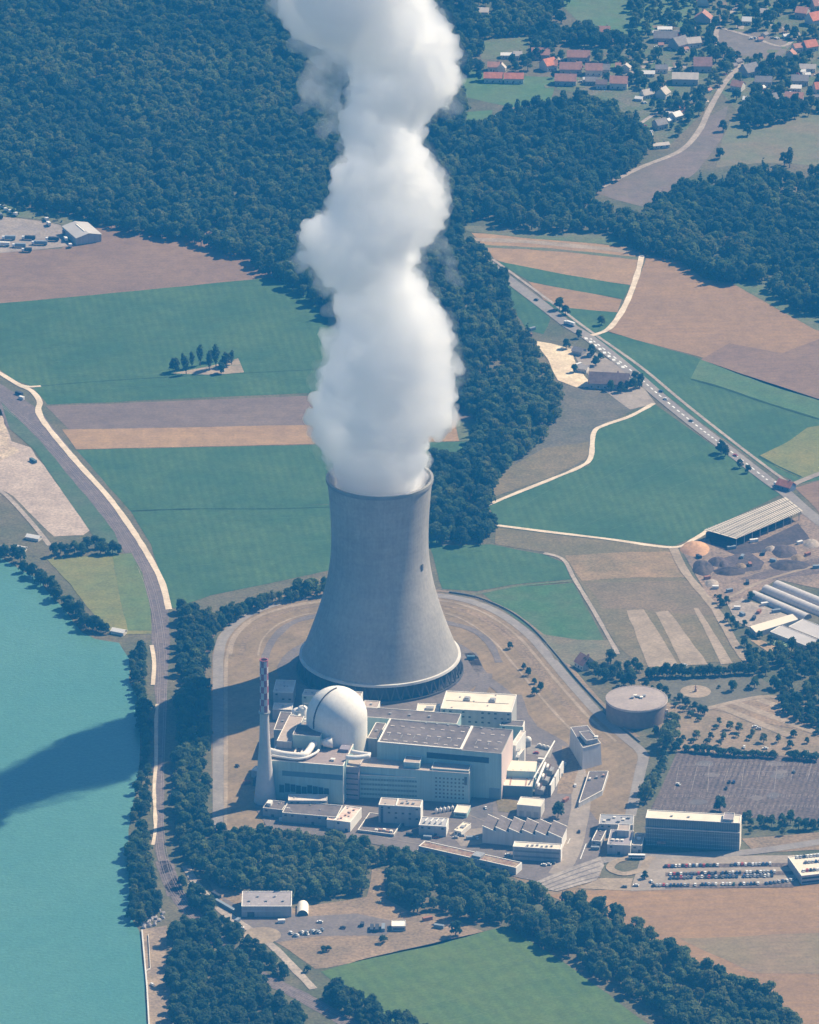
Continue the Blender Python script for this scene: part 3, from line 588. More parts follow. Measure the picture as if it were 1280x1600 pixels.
def vent(parent, x, y, z, s=1.2, m=None, name='roof_vent'):
    b = MB(); b.box(x - s * .7, x + s * .7, y - s * .6, y + s * .6, z, z + s * .7); b.box(x - s, x + s, y - s * .85, y + s * .85, z + s * .7 + .01, z + s)
    return b.build(name, m or M_metal, parent)
# turbine hall
th = bld('turbine_hall', 'long turbine hall with grey skylit roof and teal front wall', 'building', (589.4, 1160.4), (783.7, 1177.7), (607.4, 1123.2), 37, M_teal, M_roofg, par=.4, trim=mat('dull_trim', (.5, .47, .42)))
xs = th.L * .672
b = MB(); b.box(xs - .8, xs + .8, .5, th.W - .5, 36.4, 37.7); b.box(.2, xs - .8, .2, 1.3, 37.15, 37.75); b.box(.2, 1.3, 1.3, th.W - .5, 37.15, 37.75); b.build('roof_coping', M_trim, th.r)
for j in range(3):
    for i in range(12):
        x = th.L * (.05 + i * .081); y = th.W * (.16 + j * .29) + (i % 2) * .5
        if abs(x - xs) < 3: continue
        bx(th.r, 'skylight', M_roofw, x - 1.4, x + 1.4, y - .5, y + .5, 36.66, 37.05)
band(th, th.L * .40, th.L * .90, 28.5, 33, M_black, 'louvre_band')
b = MB(); b.box(th.L - .1, th.L + .15, 0.1, th.W - .1, 0, 36.5); b.build('end_wall', mat('sunlit_cladding', (.72, .58, .52), (.66, .53, .48), .1, stripe=(R(90), 3, .4, (.55, .45, .41))), th.r)  # sunlight on the right end painted as a paler skin
bx(th.r, 'gate_panel', mat('blue_grey_panel', (.22, .30, .33), (.19, .27, .30), .2), th.L - 9, th.L - 1, -.2, .1, 0, 9)
for k in range(9): bx(th.r, 'roof_pipe', M_metal, th.L * (.06 + .1 * k), th.L * (.06 + .1 * k) + .35, th.W * .3, th.W * .42, 36.66, 37.0)
for k in range(7): vent(th.r, th.L * (.3 + .09 * k), th.W - 1.6, 36.7, .7)
# control block with window grid
cbk = bld('control_building', 'teal office block with a grid of small windows in front of the turbine hall', 'building', (561, 1196.8), (733.4, 1208.6), (565, 1182.5), 24.5, M_teal, M_roofp, par=.4, trim=M_roofw)
for j in range(6):
    for i in range(8):
        x = cbk.L * (.70 + i * .035); z = 4.2 + j * 3.0
        bx(cbk.r, 'window', M_glass, x - .65, x + .65, -.08, .1, z - .65, z + .65)
bx(cbk.r, 'corner_glazing', M_glass, cbk.L * .955, cbk.L * .98, -.1, .1, 15, 21.5)
body(cbk, cbk.r, cbk.L * .40, cbk.L * .545, 2.5, cbk.W - 2, 24.3, 29, M_teal, M_roofp, .3, names=('plant_room', 'plant_room_roof', 'plant_room_parapet'))
body(cbk, cbk.r, cbk.L * .655, cbk.L - .5, 1.5, cbk.W - .5, 24.3, 26.0, M_teal, M_roofp, .35, names=('upper_wall', 'upper_roof', 'upper_parapet'))
bx(cbk.r, 'pale_corner_strip', M_trim, cbk.L - .3, cbk.L + .1, -.12, .4, 0, 24)  # pale strip stands for the sunlit side face seen edge-on
# lower strip-windowed block
lb = bld('service_building', 'lower teal block with long strip windows, before the window grid block', 'building', (558.5, 1210.5), (682.8, 1216.3), (560.5, 1206), 18.4, M_teal, M_roofw, par=.5)
for k in range(4): band(lb, lb.L * .04, lb.L * .97, 2.6 + k * 3.9, 4.2 + k * 3.9, mat('teal_glass', (.12, .22, .23), (.17, .27, .28), .12, rough=.4))
for k in range(4): mullions(lb, lb.L * .04, lb.L * .97, 2.6 + k * 3.9, 4.2 + k * 3.9, 26, M_teal)
# link between aux and service blocks
lk = bld('stair_tower', 'narrow mauve link block between the teal blocks', 'building', (537.5, 1197), (560.5, 1199), (545, 1184), 26, mat('mauve_wall', (.36, .30, .32), (.31, .265, .29), .1), M_roofp, par=.3)
for k in range(5): band(lk, .5, lk.L - .5, 3 + 4.3 * k, 4 + 4.3 * k)
# auxiliary building below the dome
ax = bld('auxiliary_building', 'teal auxiliary building with flat roof in front of the white dome', 'building', (420, 1187.5), (536.6, 1196.8), (446.4, 1125.3), 31, M_teal, mat('mauve_roof', (.33, .265, .245), (.28, .225, .21), .06, fine=.1), par=.7)
band(ax, ax.L * .18, ax.L - .6, 19.5, 23.5, mat('blue_band', (.13, .22, .27), (.10, .18, .23), .1), 'window_band')
for k in range(9): band(ax, ax.L * (.14 + .075 * k), ax.L * (.14 + .075 * k + .066), 6 + (k % 3) * .6, 12 + (k * 7 % 4) * .5, mat('deep_opening', (.07, .10, .12), (.05, .08, .10), .2), 'opening')
bx(ax.r, 'pale_corner_strip', M_trim, ax.L - .35, ax.L + .12, -.12, .5, 0, 30)
body(ax, ax.r, ax.L * .02, ax.L * .22, ax.W * .33, ax.W * .98, 30.6, 36, M_grayw, M_roofp, .4, names=('side_block', 'side_block_roof', 'side_block_parapet'))
body(ax, ax.r, ax.L * .225, ax.L * .60, ax.W * .36, ax.W * .62, 30.6, 41, mat('sea_green_wall', (.42, .54, .48), (.37, .49, .45), .1), M_roofg, .3, names=('upper_block', 'upper_block_roof', 'upper_block_parapet'))
for k in range(3): bx(ax.r, 'skylight', M_roofw, ax.L * (.28 + k * .09), ax.L * (.28 + k * .09) + 1.2, ax.W * .14, ax.W * .32, 30.7, 32)
vent(ax.r, ax.L * .83, ax.W * .12, 30.66, 1.6, M_trim)
bx(ax.r, 'equipment_box', mat('mauve_box', (.3, .27, .31)), ax.L * .86, ax.L * .98, ax.W * .34, ax.W * .45, 30.7, 33)
# dome
M_dome = mat('dome_concrete', (.85, .81, .73), (.80, .76, .69), .08, fine=.05, streak=.05)
dc = G(526.4, 1119, 45); rd = 22.3
dm = empty('reactor_dome', 'pale round reactor dome with a dark ladder line over its left side', 'reactor building', (dc.x, dc.y, 0))
b = MB(); b.lathe([(rd, 0), (rd, 45)] + [(rd * math.cos(R(a)), 45 + rd * math.sin(R(a))) for a in range(3, 90, 3)] + [(.05, 45 + rd)], 96); b.build('containment_shell', M_dome, dm, True)
b = MB(); aa = R(222); pts = []
for k in range(0, 32):
    t = k / 31; el = R(-8 + 98 * t); z_ = 45 + (rd + .3) * math.sin(el) if el > 0 else 45 + el * rd; q = (rd + .3) * max(math.cos(el), .001) if el > 0 else rd + .3
    pts.append((q * math.cos(aa), q * math.sin(aa), z_))
b.tube(pts, .55, 6); b.build('ladder', mat('dark_ladder', (.10, .09, .09)), dm)
# stack
st0 = G(414.5, 1252, 0)
ch = empty('exhaust_stack', 'slender tapering exhaust stack with red and white checks at its top', 'chimney', (st0.x, st0.y, 0))
H = 112; sr = lambda z: 2.95 + 4.2 * max(0, 1 - z / 62.0) ** 1.5 + 1.0 * max(0, (1 - z / H))
b = MB(); b.lathe([(sr(z), z) for z in [0, 3, 8, 14, 20, 28, 36, 46, 56, 66, 72]], 40); b.build('shaft', mat('stack_concrete', (.64, .585, .54), (.56, .52, .485), .05, fine=.05), ch, True)
M_red = mat('band_red', (.36, .12, .14), (.30, .11, .14), .3)
b = MB(); nz = 8
for j in range(nz):
    z0 = 72 + (H - 72) * j / nz; z1 = 72 + (H - 72) * (j + 1) / nz
    for k in range(8):
        b.cur = (j + k) % 2
        b.lathe([(sr(z0), z0), (sr(z1), z1)], 4, a0=math.pi / 4 * k, a1=math.pi / 4 * (k + 1))
b.keep = False; b.build('checked_top', [M_red, mat('band_white', (.62, .56, .54), (.5, .45, .46), .3)], ch, True)
b = MB(); b.lathe([(sr(H) + .05, H - .1), (sr(H) + .3, H - .1), (sr(H) + .3, H + .5), (sr(H) - .5, H + .5), (sr(H) - .5, H - 8)], 40); b.build('crown_ring', M_red, ch)
b = MB(); b.lathe([(sr(70) + .2, 70.5), (sr(70) + 1, 70.5), (sr(70) + 1, 71.5), (sr(70) + .2, 71.5)], 32); b.build('gallery', M_metal, ch)
# big white ducts
def duct(label, pts, r, z, zz=None, cat='pipe', name='exhaust_duct', m=None):
    P = [G(x, y, zk) for (x, y, zk) in pts]; o0 = P[0].copy(); o0.z = 0
    b = MB(); b.tube([p - o0 for p in smooth_line(P, 5)], r, 14)
    return tag(b.build(name, m or M_pipe, None, True, loc=o0), label, cat)
duct('fat white duct bending from the exhaust stack over the teal roof to the dome', [(421, 1173, 34), (436, 1177, 34), (455, 1180, 34), (474, 1180, 34), (483, 1172, 34.5), (489, 1163, 35), (497, 1159.5, 35), (507, 1160, 35)], 2.4, 34)
duct('thin white pipe running beside the fat duct', [(425, 1180, 33), (440, 1183, 33), (462, 1186, 33), (480, 1183, 33), (494, 1176, 33), (498, 1172, 33)], .9, 33)
b = MB(); p = G(512, 1161, 35); b.tube([(-3.5, 0, 0), (3.5, .6, .6)], [2.5, 4.6], 20); tag(b.build('duct_cone', M_pipe, None, True, loc=p), 'white cone where the fat duct meets the dome', 'duct')
duct('upper of two white ducts on the roof right of the dome', [(549, 1174.5, 33), (562, 1177, 33), (579, 1179, 33)], 1.7, 33)
duct('lower of two white ducts on the roof right of the dome', [(541, 1183, 33), (555, 1184, 33), (578, 1181, 33)], 1.8, 33)
# behind the turbine hall
hb_ = bld('pump_hall', 'cream roofed hall with two roof vents beside the cooling tower', 'building', (688.7, 1106.8), (799.4, 1113), (701.3, 1079.5), 25, mat('streaked_cladding', (.50, .49, .45), (.45, .44, .41), .08, stripe=(0, 5, .6, (.34, .34, .33))), M_roofc, par=.6)
for k in (.33, .69):
    b = MB(); b.box(hb_.L * k - 2.2, hb_.L * k + 2.2, hb_.W * .5, hb_.W * .68, 24.7, 26.0); b.box(hb_.L * k - 1.5, hb_.L * k + 1.5, hb_.W * .53, hb_.W * .64, 26.01, 26.8); b.build('roof_vent', M_metal, hb_.r)
bx(hb_.r, 'roof_seam', mat('seam', (.35, .3, .25)), 2, hb_.L - 4, hb_.W * .47, hb_.W * .485, 24.66, 24.9)
o = bld('pump_annex', 'small low cream roof with one vent left of the pump hall', 'building', (650.5, 1111.8), (685.6, 1113), (656, 1099), 17, M_white, M_roofc, par=.5)
b = MB(); b.box(o.L * .4, o.L * .75, o.W * .25, o.W * .55, 16.7, 18.2); b.build('roof_vent', M_metal, o.r)
o = bld('feed_hall', 'dark flat roofed annex behind the turbine hall', 'building', (560, 1119), (714, 1131), (570, 1104), 28, M_teal, M_roofg, par=.3)
for k in range(3): vent(o.r, o.L * (.3 + .2 * k), o.W * .5, 27.7, 1.0)
o = bld('lift_block', 'small dark roofed block with pale sunlit side wall beside the pump hall', 'building', (781, 1133), (817, 1135.3), (783.5, 1124.2), 17, M_teal, M_roofg, par=.4)
bx(o.r, 'side_wall', M_white, o.L - .1, o.L + .2, .1, o.W - .1, 0, 16.4)  # white skin paints the sun on the right side
o = bld('pipe_gantry', 'narrow white open gantry against the turbine hall end', 'gantry', (798, 1164), (806, 1165), (804, 1140), 24, M_white, M_roofw, par=.5)
for k in range(4): bx(o.r, 'landing', M_metal, o.L, o.L + 2.2, .5, 5, 4 + 5 * k, 4.4 + 5 * k)
o = bld('escape_stair', 'slim white steel stair tower below the gantry', 'stair', (803, 1181), (810, 1182), (806, 1168), 14, M_metal, M_roofw, par=.3)
for k in range(3): bx(o.r, 'landing', M_trim, -.6, o.L + .6, -.6, 0, 3 + 4 * k, 3.3 + 4 * k)
p = G(825, 1166)
t = empty('storage_tank', 'white round topped storage tank right of the turbine hall', 'tank', p)
b = MB(); b.lathe([(2.6, 0), (2.6, 5)], 24); b.build('tank_wall', M_grayw, t, True)
b = MB(); b.lathe([(2.7, 5), (2.6, 6), (2.0, 7), (1.1, 7.7), (.02, 8)], 24); b.build('tank_dome', M_pipe, t, True)
# transformer side
o = bld('switchgear_house', 'upper cream roofed low house at the right end of the turbine hall', 'building', (792, 1203.8), (836.5, 1205.6), (797, 1188), 14.5, M_teal, M_roofc, par=0)
for k in range(3): bx(o.r, 'skylight', M_trim, o.L * (.2 + .27 * k), o.L * (.2 + .27 * k) + 1, 2, 3, 14.4, 14.9)
o = bld('switchgear_house', 'lower cream roofed house with two dark seams below the turbine hall end', 'building', (787, 1227), (831.5, 1228.8), (791, 1213.8), 9.2, mat('dark_teal_wall', (.16, .22, .24), (.13, .19, .21), .1), M_roofc, par=.3)
for k in (.2, .75): bx(o.r, 'roof_seam', M_redp, o.L * k, o.L * k + .9, .6, o.W - .6, 9.0, 9.25)
a = G(859, 1246); c = G(880, 1207)
ang = math.atan2(c.y - a.y, c.x - a.x); Lw = (c - a).length
fw = empty('fire_wall', 'tall cream concrete fire wall beside the transformers', 'wall', a, ang)
for k in range(3): bx(fw, 'wall_panel', M_white, Lw * k / 3 + .25, Lw * (k + 1) / 3 - .25, -.6, .6, 0, 9.5)
for k in range(4): bx(fw, 'pier', M_conc_d, Lw * k / 3 - .24, Lw * k / 3 + .24, -.9, .9, 0, 9.8)
for k, lab in enumerate(('transformer with white coolers nearest the white cube building', 'middle transformer in the row beside the cream fire wall', 'farthest transformer beside the cream fire wall')):
    p = G(843 + 7 * k, 1240 - 15 * k)
    t = empty('transformer', lab, 'transformer', p, ang)
    bx(t, 'tank', M_metal, -3.5, 3.5, -2, 2.6, .4, 5)
    b = MB()
    for j in range(6): b.box(-3.4 + j * 1.2, -2.6 + j * 1.2, -3.6, -2.01, 1, 4.6)
    b.build('radiator', M_grayw, t)
    b = MB(); b.tube([(-3, 1, 6.4), (3, 1, 6.4)], .9, 12); b.build('oil_conservator', M_pipe, t, True)
    for j in (-2, 0, 2):
        b = MB(); b.tube([(j, -.8, 5), (j, -1.2, 7.8)], [.45, .2], 8); b.build('bushing', M_redp, t)
p0 = G(834, 1236, 3); p1 = G(866.5, 1163.7, 12)
b = MB(); b.tube([(0, 0, 10.5), (p1 - p0) * 1.0 + Vector((0, 0, 3))], .55, 8)
g = tag(b.build('busbar_duct', M_pipe, None, loc=p0), 'long thin white busbar duct rising over the transformers', 'duct')
duct('thick grey busbar duct lying beside the cream roofs', [(838, 1226, 9), (845, 1209, 9), (852, 1192, 9)], .9, 9)
for k in range(2):
    p = G(836 + 4 * k, 1230 - 9 * k, 0); b = MB(); b.lathe([(1.9, 0), (1.9, 6), (1.2, 7), (.02, 7.4)], 16)
    tag(b.build('oil_tank', M_metal, None, True, loc=p), ('silver round tank at the near end of the transformer row', 'silver round tank behind the first one in the transformer row')[k], 'tank')
for (x, y, lab) in ((843.5, 1168, 'dark compressor unit on the yard right of the turbine hall'), (850, 1170, 'white compressor unit on the yard right of the turbine hall'), (856, 1171.5, 'round topped unit on the yard at the end of the row')):
    p = G(x, y); t = empty('compressor_unit', lab, 'machine', p, R(-12)); bx(t, 'casing', M_grayw, -1.8, 1.8, -1.3, 1.3, .3, 2.6); vent(t, 0, 0, 2.61, .7, M_trim, 'fan_housing')
# white cube building
o = bld('workshop_cube', 'small cube building with bright cream roof by the sawtooth roof', 'building', (807.9, 1256.9), (845.2, 1260.4), (813.5, 1244.6), 9.7, M_cladw, M_roofc, par=.3)
for k in range(3): band(o, o.L * (.1 + .3 * k), o.L * (.1 + .3 * k) + 3.5, 0, 5, M_grayw, 'door')
# beige block
o = bld('diesel_building', 'grey block with ribbed pale roof in front of the teal strip windows', 'building', (591.6, 1257.4), (657, 1261.4), (596.3, 1246.2), 16, M_grayw, M_roofp, par=.6)
bx(o.r, 'roof_divider', M_trim, o.L * .40, o.L * .43, .5, o.W - .5, 15.6, 16.5)
for k in range(3): vent(o.r, o.L * (.55 + .13 * k), o.W * .45, 15.7, 1.0)
bx(o.r, 'end_wall', M_white, o.L - .1, o.L + .18, .1, o.W - .1, 0, 15.3)
band(o, o.L * .05, o.L * .11, 0, 13, M_conc_d, 'door')
o = bld('filter_house', 'low pale building with rooftop pipes right of the grey block', 'building', (654.5, 1289), (697, 1291.5), (658, 1276), 8.5, M_grayw, mat('pale_bluish_roof', (.45, .44, .44), (.38, .37, .38), .1), par=.5)
for k in range(4):
    b = MB(); x = o.L * (.2 + .2 * k); b.tube([(x, o.W * .3, 8.2), (x, o.W * .3, 10), (x + 1.5, o.W * .6, 10.4)], .5, 8); b.build('roof_pipe', M_pipe, o.r)
bx(o.r, 'end_wall', M_white, o.L - .1, o.L + .18, .1, o.W - .1, 0, 8)
o = bld('gate_kiosk', 'small kiosk with cream roof at the foot of the window grid block', 'building', (709, 1268.7), (729.5, 1270.6), (717, 1257), 4.2, M_teal, M_roofc, par=.25)
band(o, 1, o.L - 1, 1.6, 3)
o = bld('white_shed', 'small white shed below the cream roofed kiosk', 'building', (709.5, 1297), (721, 1299.5), (720, 1283), 4, M_white, M_roofc, par=.2)
bx(o.r, 'roof_hatch', M_metal, o.L * .3, o.L * .8, o.W * .4, o.W * .6, 3.9, 4.6)
for k in range(5):
    p = G(682 + 6.2 * k, 1271 - 1.0 * k); t = empty('gas_tank', ('leftmost', 'second', 'middle', 'fourth', 'rightmost')[k] + ' of the small white tanks behind the filter house', 'tank', p)
    b = MB(); b.tube([(0, 0, 0), (0, 0, 3.4), (0, 0, 4.2)], [1.25, 1.25, .4], 12); b.build('vessel', M_pipe, t, True); bx(t, 'pipe_stub', M_metal, -.2, .2, -.2, .2, 4.2, 5)
o = bld('terrace_platform', 'low terrace with white edging and odd equipment before the grey block', 'platform', (559, 1296.5), (615.5, 1303.5), (572, 1269), 2.4, M_grayw, M_roofg, par=.5)
for k in range(5):
    x = o.L * (.45 + .1 * k); bx(o.r, 'equipment_box', (M_trim, M_redp)[k % 2], x, x + 2.2, 1.5 + k % 3, 3.4 + k % 3, 2.06, 3.6)
# front-left low buildings
o = bld('store_building', 'wide low grey roofed store beside the trees left of the white roof', 'building', (441, 1269.5), (526, 1277), (450, 1251), 8, M_grayw, M_roofg, par=.4)
bx(o.r, 'roof_ladder', M_trim, o.L * .03, o.L * .1, o.W * .4, o.W * .44, 7.66, 8)
o = bld('store_shed', 'long narrow pale shed against the foot of the teal auxiliary building', 'building', (450.5, 1250.5), (511, 1251), (451.5, 1241), 10, M_grayw, M_roofw, par=.3)
o = bld('loading_house', 'low building with patchy pinkish white roof at the tree edge', 'building', (522.5, 1281.5), (547.5, 1285), (535, 1258), 8, M_white, mat('patchy_roof', (.80, .66, .55), (.62, .44, .37), .12, fine=.15), par=.6)
for k in range(4): vent(o.r, o.L * (.3 + .12 * k), o.W * (.2 + .2 * k), 7.66, .8, M_redp)
o = bld('loading_dock', 'low dock with pinkish roof joined to the loading house', 'building', (510.5, 1280.5), (522, 1282), (513, 1276.5), 7.4, M_white, MATS['patchy_roof'], par=.3)
o = bld('stack_house', 'low grey house at the foot of the exhaust stack', 'building', (411, 1262), (441, 1265.5), (415, 1249), 7, M_grayw, M_roofg, par=.3)
bx(o.r, 'roof_hut', M_white, o.L * .1, o.L * .32, o.W * .3, o.W * .7, 6.7, 9)
for k in range(6):
    p = G(434 + 3.1 * k, 1246.5); b = MB(); b.tube([(0, 0, 0), (0, 0, 3), (0, 0, 3.6)], [.75, .75, .2], 10)
    tag(b.build('gas_bottle', M_pipe, None, True, loc=p), 'small white gas bottle in the row by the exhaust stack', 'gas bottle', 'gas bottles by the exhaust stack')
o = bld('sloping_shed', 'small shed with white roof in the shade left of the exhaust stack', 'building', (393, 1203), (405, 1205), (397, 1196), 6, M_grayw, M_white, par=.2)
o = bld('dark_shed', 'dark shed left of the exhaust stack below the white roofed one', 'building', (395, 1218), (408, 1220), (402, 1206), 5, M_conc_d, M_conc_d, par=0)
# between dome and tower
for (nm, lab, FL, FR, BL, z, wm, rm) in (
    ('water_house', 'square bluish house in the shadow of the cooling tower', (427, 1081), (458, 1082), (430, 1062), 12, M_grayw, M_roofw),
    ('water_shed', 'long low pale roof in the cooling tower shadow', (426, 1108), (456, 1109), (430, 1098), 9, M_grayw, M_roofw),
    ('valve_house', 'low pale roof between dome and cooling tower', (472, 1086), (500, 1088), (474, 1076.5), 12, M_teal, M_roofw),
    ('drain_house', 'small block right behind the dome top', (548, 1092), (562, 1093), (551, 1080), 20, M_white, M_roofp),
    ('cream_roof_house', 'pale pinkish roof right of the dome', (566, 1105), (590, 1106.5), (568, 1094), 27.9, M_white, M_roofp),
    ('grey_link', 'grey flat link building between dome and turbine hall', (574, 1153), (590, 1154.5), (580, 1128), 30, M_grayw, M_roofg),
    ('backyard_store', 'dark low store left of the dome', (428, 1140), (446, 1141), (436, 1112), 20, M_grayw, M_roofg)):
    o = bld(nm, lab, 'building', FL, FR, BL, z, wm, rm, par=.4)
    vent(o.r, o.L * .5, o.W * .5, o.z - .35, .9)
for (x, y, rad, h, lab) in ((466, 1107, 4.5, 22, 'large white vessel left of the dome'), (473, 1103, 3.6, 25, 'tall white vessel touching the dome'), (460, 1116, 2.5, 20, 'small white vessel in front of the large one')):
    p = G(x, y, h); p.z = 0; t = empty('process_vessel', lab, 'vessel', p)
    b = MB(); b.lathe([(rad, 0), (rad, h - 1.5), (rad * .7, h - .4), (.02, h)], 24); b.build('vessel_wall', M_pipe, t, True)
    b = MB(); b.tube([(rad * .2, 0, h - .3), (rad * .2, 0, h + 2), (rad + 1.5, -1, h + 2.2)], .5, 8); b.build('top_pipe', M_metal, t)
b = MB(); p = G(480, 1125, 31); b.box(-8, 8, -1, 1, 0, .8); b.box(-8, -6.5, 1.01, 8, 0, .8)
tag(b.build('roof_walkway', M_trim, None, loc=p), 'white roof walkway between the vessels and the dome', 'walkway').rotation_euler = (0, 0, R(-12))
# sawtooth building
saw_a = G(754, 1298, 10); saw_c = G(877.5, 1309.5, 10)
u = saw_c - saw_a; angs = math.atan2(u.y, u.x); Ls = u.length; Ws = 19.0
sw = empty('sawtooth_workshop', 'workshop with six sawtooth roofs and white edges', 'building', (saw_a.x, saw_a.y, 0), angs)
b = MB(); b.prism([(0, 0), (Ls, 0), (Ls, Ws), (0, Ws)], 0, 10, False); b.build('wall', M_cladw, sw)
nt_ = 6
for k in range(nt_):
    x0 = Ls * k / nt_; x1 = Ls * (k + 1) / nt_
    b = MB(); b.quad((x0 + .02, -.3, 14.2), (x1 + .5, -.3, 10.4), (x1 + .5, Ws + .3, 10.4), (x0 + .02, Ws + .3, 14.2)); b.quad((x0 + .02, -.3, 13.9), (x0 + .02, Ws + .3, 13.9), (x1 + .5, Ws + .3, 10.1), (x1 + .5, -.3, 10.1)); t = b.build('sawtooth_roof', M_roofg, sw)
    b = MB()
    for yy in (-.5, Ws - .1):
        q = [(x0 - .05, 14.3), (x1 + .45, 10.5), (x1 + .45, 9.9), (x0 - .05, 13.7)]
        b.quad(*[(x, yy, z) for x, z in q]); b.quad(*[(x, yy + .6, z) for x, z in q[::-1]])
        for e in range(4): (xa, za), (xb, zb) = q[e], q[(e + 1) % 4]; b.quad((xa, yy, za), (xb, yy, zb), (xb, yy + .6, zb), (xa, yy + .6, za))
    b.build('verge_trim', M_trim, t)
    
    for yy in (0, Ws): b = MB(); b.quad((x0 + .05, yy, 10), (x0 + .05, yy, 14), (x1, yy, 10.2), (x1, yy, 10)); b.build('gable', M_cladw, sw)
    b = MB(); b.quad((x0 + .03, .1, 10), (x0 + .03, Ws - .1, 10), (x0 + .03, Ws - .1, 14), (x0 + .03, .1, 14)); b.build('skylight_glazing', M_glass, sw)
bx(sw, 'end_wall', M_white, Ls - .05, Ls + .2, .1, Ws - .1, 0, 9.9)  # right end painted whiter for the sunlight on it
o = bld('front_workshop', 'low front wing with broken white roof edge below the sawtooth roofs', 'building', (801.5, 1322.5), (876, 1327.2), (807, 1314.5), 10.5, M_grayw, M_roofc, par=.6)
for k in range(6): vent(o.r, o.L * (.3 + .1 * k), o.W * (.3 + .1 * (k % 3)), 10.2, .9, M_metal)
for k in range(2): band(o, 1, o.L - 1, 2.5 + 4 * k, 3.9 + 4 * k, M_grayw if 0 else mat('grey_glass', (.18, .2, .22), (.22, .24, .26), .3, rough=.4))
bx(o.r, 'end_wall', M_white, o.L - .05, o.L + .2, .1, o.W - .1, 0, 10)
o = bld('bus_shelter', 'long white topped shelter in front of the sawtooth roofs', 'shelter', (785, 1308), (808, 1310.5), (787, 1305), 5, M_teal, M_trim, par=.2)
# long planted roof
o = bld('long_store', 'long narrow building with brown planted roof and white edging', 'building', (654.4, 1321.8), (806, 1355.8), (663, 1313.5), 6, M_grayw, mat('planted_roof', (.26, .16, .12), (.33, .25, .17), .25, mid=(.45, .55), fine=.25), par=.6)
bx(o.r, 'roof_plant_box', M_metal, o.L * .54, o.L * .63, 1, o.W - 1, 5.7, 7.6)
bx(o.r, 'end_wall', M_white, o.L - .05, o.L + .2, .1, o.W - .1, 0, 5.6)
for k in range(8): band(o, o.L * (.06 + .115 * k), o.L * (.06 + .115 * k) + 4, 2, 3.6)
# bunker
def polyb(name, label, cat, px, z, wm, rm, flare=0, trim=None, base_px=None):
    P = [G(x, y, z) for x, y in px]; c0 = sum((Vector((p.x, p.y, 0)) for p in P), Vector()) / len(P)
    r = empty(name, label, cat, c0); top = [(p.x - c0.x, p.y - c0.y) for p in P]; n = len(top)
    bot = [(x * (1 + flare), y * (1 + flare)) for x, y in top]
    b = MB()
    for k in range(n):
        k2 = (k + 1) % n; b.quad((*bot[k], 0), (*bot[k2], 0), (*top[k2], z), (*top[k], z))
    b.build('wall', wm, r); b = MB(); b.quad(*[(x, y, z - .05) for x, y in top]); b.build('roof', rm, r)
    if trim:
        b = MB()
        for k in range(n):
            k2 = (k + 1) % n; p = Vector((*top[k], z)); q = Vector((*top[k2], z)); b.tube([p, q], .3, 6)
        b.build('parapet', trim, r)
    return r, top
r, top = polyb('emergency_bunker', 'grey windowless bunker with flared walls and a raised roof deck', 'building', [(892, 1136.5), (917.8, 1133.6), (938.5, 1161), (911, 1168.5)], 17, mat('bunker_concrete', (.66, .62, .58), (.57, .54, .51), .06, streak=.1), M_roofg, .10, M_trim)
q = [(x * .62 + 2.0, y * .42 - 7) for x, y in top]
b = MB(); b.prism(q, 17, 20.5, False); b.build('deck_wall', M_grayw, r)
b = MB(); b.quad(*[(x, y, 20.4) for x, y in q]); b.build('deck_roof', M_roofg, r)
b = MB()
for k in range(4): b.tube([Vector((*q[k], 20.6)), Vector((*q[(k + 1) % 4], 20.6))], .3, 6)
b.build('deck_parapet', M_trim, r)
vent(r, q[2][0] - 1, q[2][1] + 1.5, 20.42, 1.4, M_trim)
r, top = polyb('intake_basin', 'sloping grey wedge shaped basin roof with white rails by the site road', 'building', [(920.5, 1205.5), (950.5, 1205), (941, 1235), (904.5, 1254.5)], 4, M_grayw, M_roofg, .03, M_trim)
for k in range(3): bx(r, 'equipment_box', (M_trim, M_metal, M_redp)[k], -4 + 5 * k, -2.4 + 5 * k, 6 + 3 * k, 8 + 3 * k, 4, 5.6)
# gate complex
o = bld('gate_building', 'blocky grey gatehouse with stepped roofs left of the dark glass office', 'building', (949, 1319), (985, 1321), (957, 1296), 8, M_grayw, mat('mauve_gravel', (.34, .30, .31), (.29, .26, .27), .1), par=.3)
bx(o.r, 'end_wall', M_white, o.L - .05, o.L + .2, .1, o.W - .1, 0, 7.6)
body(o, o.r, o.L * .35, o.L * .85, o.W * .55, o.W - .5, 7.6, 13, M_grayw, M_roofp, .3, names=('upper_wall', 'upper_roof', 'upper_parapet'))
for k in range(3): vent(o.r, o.L * (.2 + .2 * k), o.W * .3, 7.7, 1.1, M_trim)
o = bld('gate_wing', 'narrow low wing with white rails left of the gatehouse', 'building', (924.5, 1313), (939, 1314.5), (930, 1288), 5, M_grayw, M_roofg, par=.5)
o = bld('gatehouse_block', 'rear grey block of the gatehouse with pipes on top', 'building', (936, 1287), (989, 1289), (940, 1272), 9, M_grayw, mat('grey_flat_roof', (.36, .35, .36), (.3, .3, .31), .1), par=.3)
for k in range(6): vent(o.r, o.L * (.15 + .14 * k), o.W * (.3 + .2 * (k % 3)), 8.7, 1.0 + .3 * (k % 2), (M_trim, M_metal)[k % 2])
o = bld('gate_annex', 'small dim annex between the gatehouse and the dark glass office', 'building', (988, 1320), (1003, 1321), (991, 1301), 6, M_grayw, M_roofp, par=.3)
vent(o.r, o.L * .5, o.W * .5, 5.7, 1.5, M_trim)
